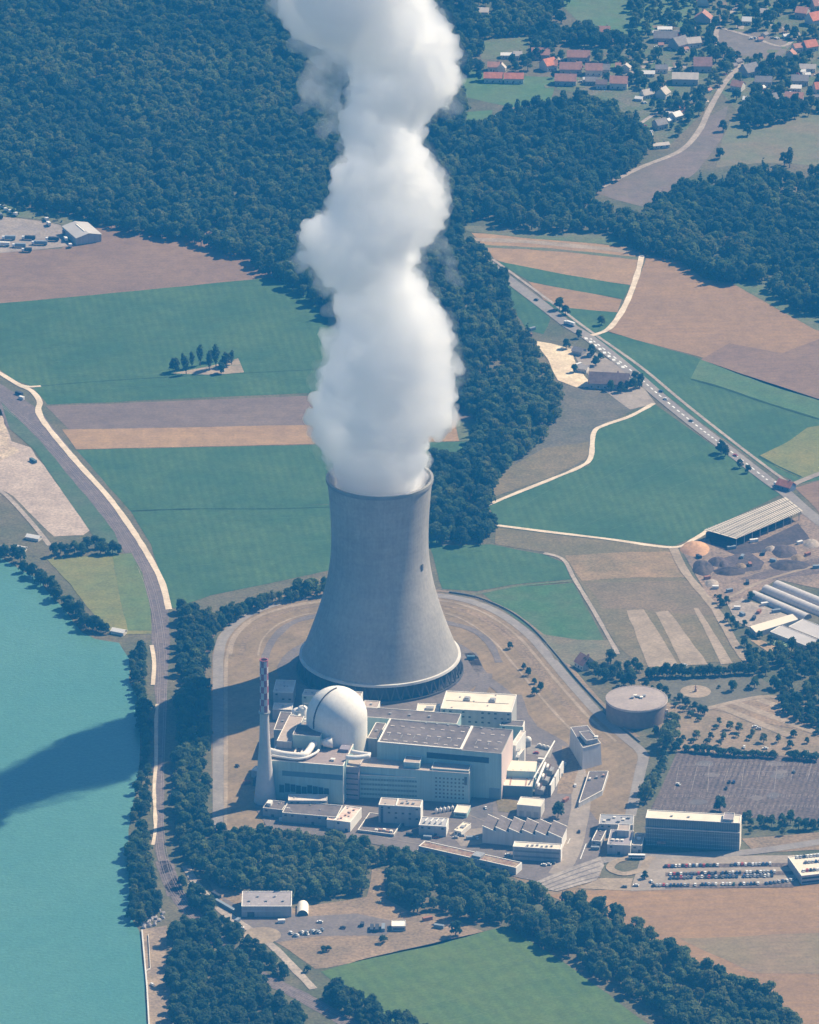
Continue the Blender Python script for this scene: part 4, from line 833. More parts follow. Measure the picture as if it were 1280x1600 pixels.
# office
of = bld('office_building', 'long dark glass office building with cream roof by the car park', 'building', (1009, 1277.8), (1156, 1286.2), (1013.5, 1265.2), 22, mat('office_glass', (.15, .19, .20), (.19, .23, .24), .15, rough=.35, spec=.4), M_roofc, par=.5)
b = MB(); b.box(-.5, of.L + .3, -1.2, -.02, 14.4, 15.1); b.build('terrace_ledge', M_roofw, of.r)
for k in range(5): band(of, .5, of.L - .5, 1.0 + 2.8 * k, 1.4 + 2.8 * k, mat('spandrel', (.45, .47, .46)), 'spandrel')
mullions(of, .5, of.L - .5, .5, 21, 40, mat('mullion_metal', (.10, .12, .13)), -.14)
body(of, of.r, of.L * .82, of.L * .93, 1.2, of.W - 1.5, 21.6, 24, M_grayw, mat('mauve_gravel2', (.34, .30, .31)), .2, names=('plant_room', 'plant_room_roof', 'plant_room_parapet'))
for k in (.27, .45): vent(of.r, of.L * k, of.W * .4, 21.6, .9)
bx(of.r, 'end_wall', mat('sunlit_panel', (.82, .74, .6), (.74, .66, .54), .1, stripe=(R(90), 3, .3, (.6, .54, .45))), of.L - .05, of.L + .2, .1, of.W - .1, 0, 21.4)  # lit right side put into the colour of this end
bx(of.r, 'entrance_canopy', M_redp, of.L * .13, of.L * .22, -4, -.2, 4.2, 4.8)
# parking deck
pk = bld('parking_deck', 'cream parking deck with cars on top at the right edge', 'parking garage', (1252.5, 1368.5), (1345, 1358), (1240.5, 1337.5), 7, M_grayw, M_roofc, par=.5)
for k in range(2): band(pk, .5, pk.L - .5, 1 + 3 * k, 2.4 + 3 * k, M_black, 'opening')
# round reservoir
rc = G(994.7, 1091.3, 15)
t = empty('round_reservoir', 'big round brown tank with flat pale roof', 'tank', (rc.x, rc.y, 0))
b = MB(); b.lathe([(22.6, 0), (22.6, 15)], 96); b.build('tank_wall', M_brown, t, True)
b = MB(); b.lathe([(23, 14.4), (23, 15.3), (22.2, 15.3), (22.2, 15.1), (8, 15.6), (.02, 15.8)], 96); b.build('tank_roof', mat('tank_roof', (.40, .335, .30), (.34, .285, .26), .08, fine=.1), t)
for k in range(5): vent(t, -3 + 2.2 * k, -1 + (k * 5 % 3) * 1.5, 15.75, 1.3, M_trim if k % 2 else M_metal)
b = MB(); b.lathe([(23.05, 13.9), (23.25, 13.9), (23.25, 15.0), (23.05, 15.0)], 96); b.build('rim_rail', M_roofw, t)
bx(t, 'lit_notch', M_roofw, 21.8, 23.4, -7.6, -6.4, 0, 9)  # pale box paints the sunlit notch in the tank wall
b = MB(); p = G(1087, 1081); b.box(-.8, .8, -.8, .8, .3, 2.6); b.tube([(0, 0, 2.6), (0, 0, 6.5)], [.5, .15], 8); b.box(-1.6, 1.6, -.2, .2, 4, 4.4); tag(b.build('sculpture', M_redp, None, loc=p), 'small reddish sculpture in the middle of the round gravel bed', 'sculpture')
b = MB(); p = G(736, 1030); b.prism([(-3, -1.2), (3, -1.2), (3, 1.2), (-3, 1.2)], .3, 2.8, True, True); tag(b.build('shipping_container', mat('blue_container', (.12, .2, .26)), None, loc=p), 'blue grey container on the brown bank right of the cooling tower', 'container')
# perimeter wall
pts = smooth_line([G(x, y) for x, y in [(702, 926), (745, 934), (795, 955), (835, 985), (868, 1022), (905, 1066), (948, 1112), (972, 1136), (1000, 1160)]], 6); o0 = pts[0].copy()
b = MB()
for k in range(len(pts) - 1):
    t_ = (pts[k + 1] - pts[k]).normalized(); s = Vector((t_.y, -t_.x, 0)) * .25
    a_, c_ = pts[k] - o0, pts[k + 1] - o0
    b.prism([tuple((a_ - s).xy), tuple((c_ - s).xy), tuple((c_ + s).xy), tuple((a_ + s).xy)], 0, 1.2)
pw = tag(b.build('perimeter_wall', mat('wall_grey', (.20, .19, .185), (.16, .155, .15), .1), None, loc=o0), 'low grey curved security wall along the ring road behind the cooling tower', 'wall')

for o in REG:
    if o.r.name.split('.')[0] in ('store_building', 'filter_house', 'stack_house', 'gate_building', 'gate_wing', 'gatehouse_block', 'water_house', 'diesel_building', 'loading_house', 'lift_block', 'pump_hall', 'store_shed', 'white_shed', 'gate_annex', 'valve_house'):
        n = max(2, int(o.L / 4.5)); rows = max(1, int((o.z - 2) / 4))
        for k in range(n):
            x = o.L * (k + .5) / n
            for j in range(min(rows, 3)):
                if k == n // 2 and j == 0: bx(o.r, 'door', M_conc_d, x - 1.0, x + 1.0, -.09, .1, 0, 2.6)
                elif (k * 3 + j * 5) % 7 < 5: bx(o.r, 'window', M_glass, x - .9, x + .9, -.09, .1, o.z - 2.6 - j * 3.8, o.z - 1.3 - j * 3.8)
        n2 = int(o.W / 6)
        for k in range(n2): vent(o.r, o.L * (.15 + .7 * ((k * 37) % 10) / 10), o.W * (k + .5) / max(n2, 1), o.z - .34, .6)
# ------------------------------------------------------------------ outlying buildings
def gable_house(name, label, px, py, wpx, dep, eave, ridge, rot, wm, rm, cat='house', group=None, chim=True, win=0, over=.5):
    p = G(px, py); sc_ = FPX / (p - CAM).length; L = wpx / sc_
    r = empty(name, label, cat, p, R(rot), group); x = L / 2; y = dep / 2
    b = MB(); b.prism([(-x, -y), (x, -y), (x, y), (-x, y)], 0, eave, False)
    for s in (-1, 1): b.quad((s * x, -y, eave), (s * x, y, eave), (s * x, 0, ridge))
    b.build('wall', wm, r)
    b = MB(); k = over; dz = (ridge - eave) / y * k; t = .3
    for s in (-1, 1):
        b.quad((-x - k, s * (y + k), eave - dz), (x + k, s * (y + k), eave - dz), (x + k, 0, ridge), (-x - k, 0, ridge))
        b.quad((-x - k, s * (y + k), eave - dz + t), (x + k, s * (y + k), eave - dz + t), (x + k, 0, ridge + t), (-x - k, 0, ridge + t))
        b.quad((-x - k, s * (y + k), eave - dz), (x + k, s * (y + k), eave - dz), (x + k, s * (y + k), eave - dz + t), (-x - k, s * (y + k), eave - dz + t))
        for q in (-1, 1): b.quad((q * (x + k), s * (y + k), eave - dz), (q * (x + k), 0, ridge), (q * (x + k), 0, ridge + t), (q * (x + k), s * (y + k), eave - dz + t))
    rf = b.build('roof', rm, r)
    if chim: bx(rf, 'chimney', M_browntile, x * .4, x * .4 + 1, .6, 1.6, ridge - 1, ridge + 1.4)
    for j in range(win):
        xx = -x + L * (j + .5) / win
        bx(r, 'window', M_glass, xx - .6, xx + .6, -y - .06, -y + .1, 1.2, 2.6)
    if win: bx(r, 'door', M_browntile, -x * .1 - .5, -x * .1 + .5, -y - .05, -y + .1, 0, 2.2)
    r['_s'] = 1; del r['_s']
    return r
HO = mat('house_plaster', (.72, .66, .56), (.62, .57, .49), .2); HG = mat('house_plaster_grey', (.45, .42, .38), (.38, .36, .33), .2)
TR = M_orange; TP = mat('pinkish_tile', (.52, .265, .18), (.42, .22, .16), .2, fine=.15); TB = M_browntile
TG = mat('grey_tile', (.30, .27, .25), (.25, .225, .21), .2, fine=.15); TC = mat('pale_fibre_roof', (.60, .52, .44), (.50, .44, .37), .2); TW = mat('white_sheet_roof', (.82, .78, .72), (.74, .70, .64), .2)
HS = [ # px, py, width px, depth m, eave, ridge, rotation, wall, roof, label
 (754, 24, 20, 11, 5, 8, -6, HO, TC, 'lone house with pale roof among the trees right of the plume top'),
 (771, 127, 29, 11, 5, 9, -2, HO, TR, 'long red roofed row house, front left of the meadow pair'),
 (803, 128, 30, 11, 5, 9, -2, HO, TR, 'long red roofed row house with white gable, front right of the meadow pair'),
 (773, 110, 21, 10, 5, 8.5, -3, HO, TP, 'smaller red roofed house behind the front meadow pair'),
 (784, 113, 8, 8, 5, 9, 80, HO, TC, 'narrow white gabled house beside the meadow row'),
 (809, 91, 13, 9, 4, 7, 0, HO, TC, 'small cream roofed house at the edge of the grey meadow'),
 (792, 90, 18, 8, 3.5, 5, -3, HO, TW, 'long low white roofed shed below the grey meadow'),
 (845, 90, 28, 13, 5, 10, -3, HG, TP, 'broad pinkish roofed house at the rear left of the village rows'),
 (857, 108, 20, 13, 6, 11, 35, HO, TR, 'tall bright orange gabled house turned to the others'),
 (865, 108, 12, 10, 5, 9, -5, HO, TP, 'short pinkish roofed house against the orange gabled one'),
 (892, 113, 34, 12, 5, 10, -3, HG, TP, 'long pinkish roofed house in the middle village row'),
 (904, 94, 35, 12, 5, 10, -3, HG, TP, 'long pinkish roofed house behind the middle village row'),
 (884, 131, 33, 13, 5, 10, -4, HG, TP, 'wide dull roofed house in the front village row'),
 (928, 116, 26, 12, 6, 11, -3, HO, TP, 'pink roofed house with pale gable right in the middle row'),
 (946, 114, 13, 10, 5, 9, -3, HG, TG, 'small dim roofed house next to the pale gabled one'),
 (967, 136, 27, 14, 6, 11, -6, HO, TP, 'house with bright white front wall at the right end of the rows'),
 (940, 137, 17, 9, 5, 8, -3, HO, TB, 'small brown roofed house left of the bright white fronted one'),
 (924, 131, 18, 9, 4, 7, -3, HG, TG, 'low grey roofed house in the front village row'),
 (966, 109, 8, 8, 4, 7, 0, HO, TP, 'tiny white house behind the village rows'),
 (978, 112, 8, 9, 5, 8, 70, HO, TC, 'narrow pale house behind the village rows'),
 (944, 53, 18, 10, 4, 8, -4, HG, TP, 'lone pinkish roofed house on the far green slope'),
 (1039, 50, 22, 8, 4, 5.5, -2, HO, TW, 'long house with bright white roof on the upper slope'),
 (1040, 64, 36, 13, 5, 10, -4, HG, TG, 'broad grey roofed farmhouse below the white roof'),
 (1061, 74, 24, 16, 5, 11, 40, HG, TG, 'square grey hipped farmhouse right of the broad one'),
 (1083, 72, 22, 12, 5, 9, 15, HO, TC, 'half built house with cream walls beside the road'),
 (1098, 108, 28, 18, 6, 12, -1, HG, mat('brown_red_tile', (.33, .185, .15), (.28, .16, .13), .15, fine=.15), 'large brownish red farm roof by the village road'),
 (1071, 129, 40, 16, 6, 10, -4, HG, TC, 'large barn with pale tan roof below the brownish red farm'),
 (1034, 112, 19, 9, 4, 7, -3, HO, TG, 'small grey roofed house left of the tan barn'),
 (1012, 118, 22, 8, 3, 5, -3, HO, TW, 'low white roofed shed far left of the tan barn'),
 (1099, 8, 11, 12, 5, 10, 80, HO, TR, 'red roofed house at the top edge near the road'),
 (1099, 34, 16, 16, 5, 11, 75, HG, TP, 'tall pinkish roofed house below the topmost red one'),
 (1272, 37, 19, 15, 6, 12, 30, HO, TR, 'large orange roofed house at the right top edge'),
 (1276, 15, 14, 12, 6, 11, 20, HO, TP, 'pink roofed house above the large orange one'),
 (1254, 26, 18, 14, 6, 10, -20, HG, TP, 'mauve pink roofed house left of the large orange one'),
 (1265, 78, 20, 12, 5, 10, 25, HO, TR, 'orange roofed house beside the road loop'),
 (1246, 80, 14, 9, 5, 8, 20, HO, TP, 'small pink roofed house left of the road loop house'),
 (1236, 90, 11, 9, 4, 8, 70, HO, TP, 'small pinkish house below the road loop'),
 (1262, 111, 25, 9, 4, 7, -6, HO, TC, 'long cream roofed building near the right edge'),
 (1171, 116, 24, 15, 5, 11, 35, HG, TG, 'grey hipped house at the road junction'),
 (1153, 140, 18, 11, 5, 9, -25, HO, TP, 'pinkish roofed house in trees right of the road bend'),
 (1193, 133, 26, 11, 5, 9, -5, HG, TG, 'grey roofed house among trees right of the road'),
 (1250, 131, 26, 12, 5, 9, -5, HG, TG, 'wide grey roofed house near the right edge'),
 (1244, 142, 16, 9, 4, 6, -5, HO, TW, 'small house with dazzling white roof near the right edge'),
 (1278, 144, 12, 11, 5, 10, 15, HO, TR, 'red roofed house cut by the right edge'),
 (1203, 160, 20, 12, 5, 9, 20, HG, TG, 'dim grey house on the edge of the dark wood'),
 (1241, 158, 28, 12, 5, 9, -8, HG, TP, 'pinkish roofed house above the dark wood'),
 (1167, 37, 14, 9, 4, 7, -5, HO, TW, 'white house above the grey road loop field'),
 (1036, 152, 16, 11, 5, 10, 60, HO, TC, 'white gabled house in the trees left of the road'),
 (1010, 152, 16, 9, 4, 8, 30, HO, TC, 'small white house among trees at the left of the lane'),
 (1056, 187, 15, 10, 5, 8, 40, HO, TW, 'white roofed house between the two lanes'),
 (1010, 214, 18, 9, 4, 7, -15, HO, TW, 'white house at the lane end by the grey yard'),
 (1031, 200, 18, 11, 5, 9, 30, HG, TG, 'grey roofed house between the lanes'),
 (1166, 160, 9, 8, 4, 6, -10, HO, TW, 'small white shed at the wood corner right of the road'),
 (1194, 24, 12, 9, 4, 7, -10, HO, TC, 'small cream house on the far slope near the white one'),
 (1032, 230, 26, 8, 3, 4.5, 15, HO, TC, 'long low pale roofed shed beside the road bend'),
]
for (px, py, wp_, dep, ev_, rd_, ro, wm, rm, lab) in HS:
    gable_house('village_house', lab, px, py, wp_, dep, ev_, rd_, ro, wm, rm, group='houses of the hillside village', chim=rm not in (TW,), win=3 if wp_ > 25 else 2)
# red roofed cottage
gable_house('cottage', 'red roofed cottage beside the dark hedge near the ring road', 914, 1042, 22, 12, 4.5, 10, -55, HO, TP, win=3)
# farm at the highway
gable_house('farmhouse', 'long brown hipped farmhouse roof among trees by the highway', 952, 603, 62, 17, 5, 12, -8, HG, TB, win=6)
gable_house('farm_shed', 'small pale farm shed at the edge of the sand yard', 912, 580, 14, 8, 3.5, 6, -20, HO, TC, cat='shed', chim=False)
gable_house('farm_shed', 'small grey farm shed beside the highway signs', 905, 553, 18, 8, 3.5, 6, -35, HG, TG, cat='shed', chim=False)
gable_house('roadside_house', 'small red roofed building where the side road meets the highway', 1228, 764, 26, 9, 4, 7.5, -38, mat('blue_grey_wall', (.18, .22, .3)), TR, win=3)  # walls dark blue grey all round
# warehouse in the north west
wh = bld('warehouse', 'grey gabled warehouse at the forest edge beside the depot', 'warehouse', (119.5, 372), (158.5, 366), (104, 352.5), 7, M_grayw, M_metal, par=0)
for o_ in list(wh.r.children):
    if o_.name.startswith('roof'): bpy.data.objects.remove(o_)
b = MB(); L, W = wh.L, wh.W; k = .6
for s in (0, 1):
    b.quad((L / 2, -k, 9.6), (L / 2, W + k, 9.6), (-k if s == 0 else L + k, W + k, 6.7), (-k if s == 0 else L + k, -k, 6.7))
    b.quad((L / 2, -k, 9.9), (L / 2, W + k, 9.9), (-k if s == 0 else L + k, W + k, 7.0), (-k if s == 0 else L + k, -k, 7.0))
b.build('roof', mat('corrugated_roof', (.52, .49, .46), (.46, .43, .41), .1, stripe=(R(90), 2, .3, (.42, .4, .38))), wh.r)
for yy in (0, W): b = MB(); b.quad((0, yy, 7), (L, yy, 7), (L / 2, yy, 9.6)); b.build('gable', M_grayw, wh.r)
bx(wh.r, 'skylight', M_trim, L * .42, L * .47, W * .2, W * .8, 9.5, 9.95)
# works yard
o = bld('works_hall', 'grey flat roofed hall on the dirt yard below the wood', 'building', (377.5, 1416), (455.5, 1416), (378.5, 1392.5), 8.5, M_grayw, mat('works_roof', (.36, .32, .32), (.31, .28, .28), .08, fine=.12), par=.5)
band(o, .6, o.L - .6, 4.2, 5.4, mat('pale_band', (.55, .55, .56)), 'light_band'); band(o, 4, 9, 0, 4, M_conc_d, 'gate')
for k in range(5): vent(o.r, o.L * (.15 + .17 * k), o.W * (.35 + .3 * (k % 2)), 8.2, .9)
p = G(473, 1430); t = empty('frame_tent', 'white arched tent beside the grey works hall', 'tent', p)
b = MB(); n = 12; prof = [(4.0 * math.cos(math.pi * j / n), 4.4 * math.sin(math.pi * j / n)) for j in range(n + 1)]
for j in range(n): b.quad((prof[j][0], -1, prof[j][1]), (prof[j + 1][0], -1, prof[j + 1][1]), (prof[j + 1][0], 15, prof[j + 1][1]), (prof[j][0], 15, prof[j][1]))
b.quad(*[(x, 15, z) for x, z in prof]); b.build('canopy', M_trim, t, True)
b = MB(); b.quad(*[(x, -.6, z) for x, z in prof]); b.build('front_sheet', M_conc_d, t)
o = bld('site_cabin', 'white roofed cabin on the yard next to the dark containers', 'cabin', (612, 1447), (634, 1447), (613, 1438), 4, M_grayw, M_trim, par=.2)
band(o, 1, o.L - 1, 1.2, 2.4)
def container(label, px, py, rz, m, L=6, group=None):
    p = G(px, py); t = empty('container', label, 'container', p, R(rz), group)
    b = MB(); b.box(-L / 2, L / 2, -1.2, 1.2, .15, 2.7)
    for k in range(int(L / .6)): b.box(-L / 2 + .2 + k * .6, -L / 2 + .5 + k * .6, -1.26, -1.19, .3, 2.6)
    b.build('body', m, t); bx(t, 'door', m, L / 2, L / 2 + .08, -1.1, 1.1, .3, 2.6); return t
CD = mat('dark_container', (.06, .07, .09)); CW = mat('white_container', (.78, .75, .70)); CBl = mat('grey_blue_container', (.25, .29, .33)); CRd = mat('rust_container', (.36, .17, .11))
container('first dark blue container left of the white cabin', 581, 1453, 88, CD, 9); container('second dark blue container left of the white cabin', 589, 1453, 88, CD, 9)
container('pale container close against the white cabin', 599, 1452, 88, CBl, 9); container('small dark container standing apart on the works yard', 566, 1447, 80, CD, 4)
container('rusty container by the trees at the right of the works yard', 668, 1438, 25, CRd, 7); container('dark container at the far right of the works yard', 686, 1450, -20, CBl, 7)
container('white container beside the tent front', 440, 1442, 5, CW, 5); container('white container on the ground beside the gravel circle', 376, 1454, 5, CW, 5)
container('grey container at the corner of the works yard', 371, 1441, 60, CBl, 5); container('long pale container chain along the works yard lane', 352, 1418, -52, CBl, 22); container('dark container on the lane edge at the works yard', 338, 1401, -52, CD, 9)
rk = random.Random(21)
for k in range(16):
    p = G(462 + k * 2.8 + rk.uniform(-1, 1), 1463 - k * .45 + rk.uniform(-2, 2)); b = MB(); b.prism([(-1.6, -1), (1.2, -1.2), (1.7, .6), (.1, 1.3), (-1.3, .9)], 0, rk.uniform(.8, 2)); b.prism([(-.7, -.5), (.7, -.5), (.5, .5), (-.5, .6)], .8, 2.6)
    o_ = tag(b.build('scrap_pile', (CBl, CW, M_conc_d)[k % 3], None, loc=p), 'small heap of scrap in the line below the works hall', 'scrap', 'scrap heaps in a line on the works yard'); o_.rotation_euler = (0, 0, rk.uniform(0, 6))
M_rock = mat('bank_rock', (.42, .38, .36), (.30, .27, .26), .3, fine=.2)
for k in range(44):
    px, py = 222 + rk.random() * 34, 1418 + rk.random() * 32
    bm = bmesh.new(); bmesh.ops.create_icosphere(bm, subdivisions=1, radius=rk.uniform(.9, 2.1))
    for v in bm.verts: v.co *= rk.uniform(.75, 1.2)
    me = bpy.data.meshes.new('bank_boulder'); bm.to_mesh(me); bm.free(); me.materials.append(M_rock); o_ = bpy.data.objects.new('bank_boulder', me); col.objects.link(o_); o_.location = G(px, py, .5)
    tag(o_, 'grey boulder in the rock pile on the river bank', 'boulder', 'boulders on the river bank')
pts = [G(x, y) for x, y in ((222, 1455), (226, 1500), (230, 1545), (234, 1620))]; o0 = pts[0].copy(); b = MB()
for k in range(3):
    a_, c_ = pts[k] - o0, pts[k + 1] - o0; b.prism([(a_.x - .5, a_.y), (c_.x - .5, c_.y), (c_.x + .5, c_.y), (a_.x + .5, a_.y)], 0, 1.4)
tag(b.build('quay_wall', M_conc_l, None, loc=o0), 'pale quay wall along the river at the bottom left', 'wall')
pts = [G(x, y) for x, y in ((232, 1462), (235, 1515), (228, 1519))]; o0 = pts[0].copy(); b = MB()
for k in range(2):
    for zz in (.6, 1.2): b.tube([pts[k] - o0 + Vector((0, 0, zz)), pts[k + 1] - o0 + Vector((0, 0, zz))], .18, 6)
    for j in range(8): q = (pts[k] - o0).lerp(pts[k + 1] - o0, j / 8); b.tube([q, q + Vector((0, 0, 1.25))], .14, 6)
tag(b.build('railing', M_trim, None, loc=o0), 'thin white railing on the river quay', 'railing')
# jetty
for (x, y, lab) in ((186, 990, 'white boathouse roof at the river edge between trees'), (30, 860, 'white boat roof by the trees on the left bank'), (53, 843, 'white trailer roof at the end of the dirt track')):
    gable_house('boathouse', lab, x, y, 22, 6, 2.6, 4, -25, HO, TW, cat='hut', chim=False)
container('dark trailer on the gravel yard near the railway', 52, 722, -55, mat('teal_container', (.10, .16, .18)), 8)
container('white van body beside the riverside path', 34, 624, -40, CW, 5)
container('dark shed by the bend of the riverside path', 30, 617, -40, CD, 7)
# solar barn
A_, B_, C_, D_ = [G(x, y, 8) for x, y in ((1100.6, 827.5), (1227.5, 776.5), (1254.5, 798), (1150, 841.7))]
c0 = (A_ + B_ + C_ + D_) / 4; c0.z = 0
sb = empty('open_barn', 'long open barn with pale ribbed roof beside the compost yard', 'barn', c0)
la = [q - c0 for q in (A_, B_, C_, D_)]
b = MB(); b.quad(*la); b.quad(*[q - Vector((0, 0, .4)) for q in la[::-1]]); b.build('roof', mat('pale_panel_roof', (.66, .585, .47), (.58, .515, .42), .1), sb)
for k in range(1, 34):
    t = k / 34; p_, q_ = la[0].lerp(la[1], t), la[3].lerp(la[2], t); b = MB(); b.tube([p_ + Vector((0, 0, .12)), q_ + Vector((0, 0, .12))], .22, 4); b.build('roof_rib', mat('dark_rib', (.25, .22, .19)), sb)  # dark colour of the roof ribs and joints
for k in range(1, 4):
    t = k / 4; p_, q_ = la[0].lerp(la[3], t), la[1].lerp(la[2], t); b = MB(); b.tube([p_ + Vector((0, 0, .16)), q_ + Vector((0, 0, .16))], .3, 4); b.build('roof_joint', MATS['dark_rib'], sb)
for k in range(9):
    t = (k + .2) / 8.6
    for e in (0.03, .97):
        q_ = la[0].lerp(la[1], t).lerp(la[3].lerp(la[2], t), e); b = MB(); b.tube([Vector((q_.x, q_.y, 0)), q_ - Vector((0, 0, .3))], .35, 6); b.build('post', M_metal, sb)
b = MB(); q1, q2 = la[0].lerp(la[3], .05), la[1].lerp(la[2], .05); b.quad((q1.x, q1.y, 0), (q2.x, q2.y, 0), (q2.x, q2.y, 6), (q1.x, q1.y, 6)); b.build('rear_wall', M_conc_d, sb)
# soil heaps
def heap(name, label, px, py, rx, ry, h, m, seed):
    p = G(px, py); b = MB(); n = 28; rgx = random.Random(seed); rows = 9
    for j in range(rows + 1):
        t = j / rows
        for k in range(n):
            a = 2 * math.pi * k / n; q = (1 - t) * (1 + .18 * mnoise.noise(Vector((math.cos(a) * 1.5, math.sin(a) * 1.5, seed))))
            z = h * math.sin(t * 1.57) * (1 + .25 * mnoise.noise(Vector((math.cos(a) * q * 3, math.sin(a) * q * 3, seed + 4))))
            b.v.append((rx * q * math.cos(a), ry * q * math.sin(a), max(z, 0) - .02))
    for j in range(rows):
        for k in range(n): b.f.append((j * n + k, j * n + (k + 1) % n, (j + 1) * n + (k + 1) % n, (j + 1) * n + k)); b.m.append(0)
    return tag(b.build(name, m, None, True, loc=p), label, 'heap')
heap('soil_heap', 'bright orange soil heap at the left end of the open barn', 1087, 858, 12, 16, 5, mat('orange_heap', (.62, .36, .19), (.50, .29, .16), .1, fine=.15), 1)
for k, (x, y, rx, ry, h, lab) in enumerate(((1098, 888, 9, 16, 4, 'long dark compost heap by the dirt road'), (1122, 878, 8, 10, 3.5, 'dark rubble heap beside the big compost bed'), (1140, 894, 13, 8, 4, 'wide dark compost heap below the rubble'), (1225, 862, 11, 14, 4, 'dark bush covered heap right of the yard track'), (1232, 884, 16, 12, 3.5, 'brown heap at the lower right of the compost yard'), (1130, 882, 5, 7, 3, 'small grey rubble heap in the compost yard'))):
    heap('compost_heap', lab, x, y, rx, ry, h, (MATS['compost_dark'], MATS['compost_mid'])[k % 2], 5 + k)
for (x, y, c_, lab, rz) in ((1143, 858, CBl, 'grey truck body in the compost yard near the barn', 20), (1178, 847, CW, 'white truck body by the barn shadow', 20), (1193, 866, CD, 'dark loader on the pale compost yard', 80), (1196, 946, CW, 'white silo box among the polytunnels', 20), (1213, 957, CBl, 'grey silo box among the polytunnels', 20)):
    container(lab, x, y, rz, c_, 7)
# polytunnels and glasshouses
M_poly = mat('tunnel_film', (.62, .57, .53), (.54, .50, .47), .15, stripe=(R(90), 3, .3, (.46, .43, .41)), rough=.6)
for k, (a, c, lab) in enumerate((((1176, 931), (1262, 968), 'longest polytunnel nearest the white flat roof'), ((1196, 922), (1296, 964), 'middle polytunnel of the three'), ((1213, 915), (1312, 955), 'farthest polytunnel of the three'))):
    a = G(*a); c = G(*c); L = (c - a).length; t = empty('polytunnel', lab, 'polytunnel', a, math.atan2((c - a).y, (c - a).x))
    prof = [(4.6 * math.cos(math.pi * j / 12), 4.4 * math.sin(math.pi * j / 12)) for j in range(13)]; b = MB()
    for j in range(12): b.quad((0, *prof[j]), (0, *prof[j + 1]), (L, *prof[j + 1]), (L, *prof[j]))
    b.build('film_cover', M_poly, t, True)
    b = MB(); b.quad(*[(.0, y, z) for y, z in prof]); b.build('end_panel', M_roofw, t); b = MB(); b.quad(*[(L, y, z) for y, z in prof]); b.build('end_panel', M_conc_d, t)
    for j in range(1, int(L / 4)):
        b = MB(); b.tube([(j * 4, y * 1.01, z * 1.01) for y, z in prof], .07, 4); b.build('hoop', M_metal, t)
for (q, lab) in (([(1203.5, 987), (1221, 977), (1286, 1003), (1262, 1010)], 'left flat grey glasshouse below the white roof'), ([(1232.5, 979), (1255, 967.5), (1320, 993), (1290, 1002)], 'right flat grey glasshouse below the white roof')):
    r, top = polyb('glasshouse', lab, 'greenhouse', q, 3.5, M_roofw, mat('glasshouse_film', (.55, .51, .48), (.49, .455, .43), .1, stripe=(R(-20), 2.5, .35, (.42, .39, .37)), rough=.5), 0, M_trim)
polyb('packing_shed', 'long shed with flat bright cream roof between tunnels and glasshouses', 'shed', [(1171.7, 978.5), (1238.5, 959), (1247.5, 967.5), (1181.6, 988.3)], 4.5, M_grayw, M_roofc, 0)
for k in range(4):
    a = G(1208 + k * 9, 1006 + k * 1.5); b = MB(); b.prism([(-4.5, -.8), (4.5, -.8), (4.5, .8), (-4.5, .8)], .2, 1.2)
    o_ = tag(b.build('plant_bench', mat('bench_green', (.34, .45, .25), (.22, .32, .18), .6), None, loc=a), 'long bench of potted green plants below the glasshouses', 'plant bench', 'plant benches below the glasshouses'); o_.rotation_euler = (0, 0, R(20))

# ------------------------------------------------------------------ vehicles
def paint(n, c): return mat('paint_' + n, c, c, 1, rough=.35, spec=.5)
PC = {'white': (.82, .80, .76), 'silver': (.48, .48, .48), 'grey': (.19, .19, .2), 'black': (.025, .025, .03), 'dark blue': (.04, .07, .16), 'red': (.42, .05, .04), 'dark green': (.04, .09, .06)}
M_tyre = mat('tyre', (.02, .02, .02))
CARM = {}
def car_mesh(c):
    if c in CARM: return CARM[c]
    b = MB()
    b.prism([(-.88, -2.1), (.88, -2.1), (.88, 2.1), (-.88, 2.1)], .3, .85, True, True)
    b.cur = 1
    lo = [(-.84, -1.5), (.84, -1.5), (.84, 1.35), (-.84, 1.35)]; hi = [(-.66, -1.15), (.66, -1.15), (.66, .65), (-.66, .65)]
    for k in range(4):
        k2 = (k + 1) % 4; b.quad((*lo[k], .85), (*lo[k2], .85), (*hi[k2], 1.4), (*hi[k], 1.4))
    b.cur = 0; b.quad(*[(x * 1.04, y * 1.04, 1.43) for x, y in hi])
    b.cur = 2
    for x in (-.8, .8):
        for y in (-1.3, 1.35): b.tube([(x - .1, y, .32), (x + .1, y, .32)], .32, 8)
    o = b.build('car', [paint(c.replace(' ', '_'), PC[c]), M_glass, M_tyre]); CARM[c] = o.data; bpy.data.objects.remove(o); return CARM[c]
def car(c, x, y, rz, label, z=0, group=None, off=Vector()):
    o = bpy.data.objects.new('parked_car', car_mesh(c)); col.objects.link(o); o.location = G(x, y, z) + off; o.rotation_euler = (0, 0, R(rz)); tag(o, label, 'car', group); return o
cr = random.Random(8); cols = ['white'] * 10 + ['silver'] * 6 + ['grey'] * 6 + ['black'] * 6 + ['dark blue'] * 4 + ['red'] * 2 + ['dark green']
for (xa, xb, ya, yb, rown, gaps, rz) in ((1040, 1209, 1354, 1350, 'rear', {16, 17}, -4), (1048, 1216, 1366, 1362.5, 'middle upper', {14}, -4), (1048, 1212, 1372, 1368.5, 'middle lower', {20}, 176), (1021, 1190, 1384, 1381, 'front', {11, 24}, -4)):
    n = int((xb - xa) / 5.35)
    for k in range(n):
        if k in gaps or cr.random() < .04: continue
        c = cr.choice(cols); t = k / n
        car(c, xa + (xb - xa) * t + cr.uniform(-.3, .3), ya + (yb - ya) * t + cr.uniform(-.4, .4), rz + cr.uniform(-2, 2), f'{c} car parked in the {rown} row of the long car park', .55, 'cars in the long car park')
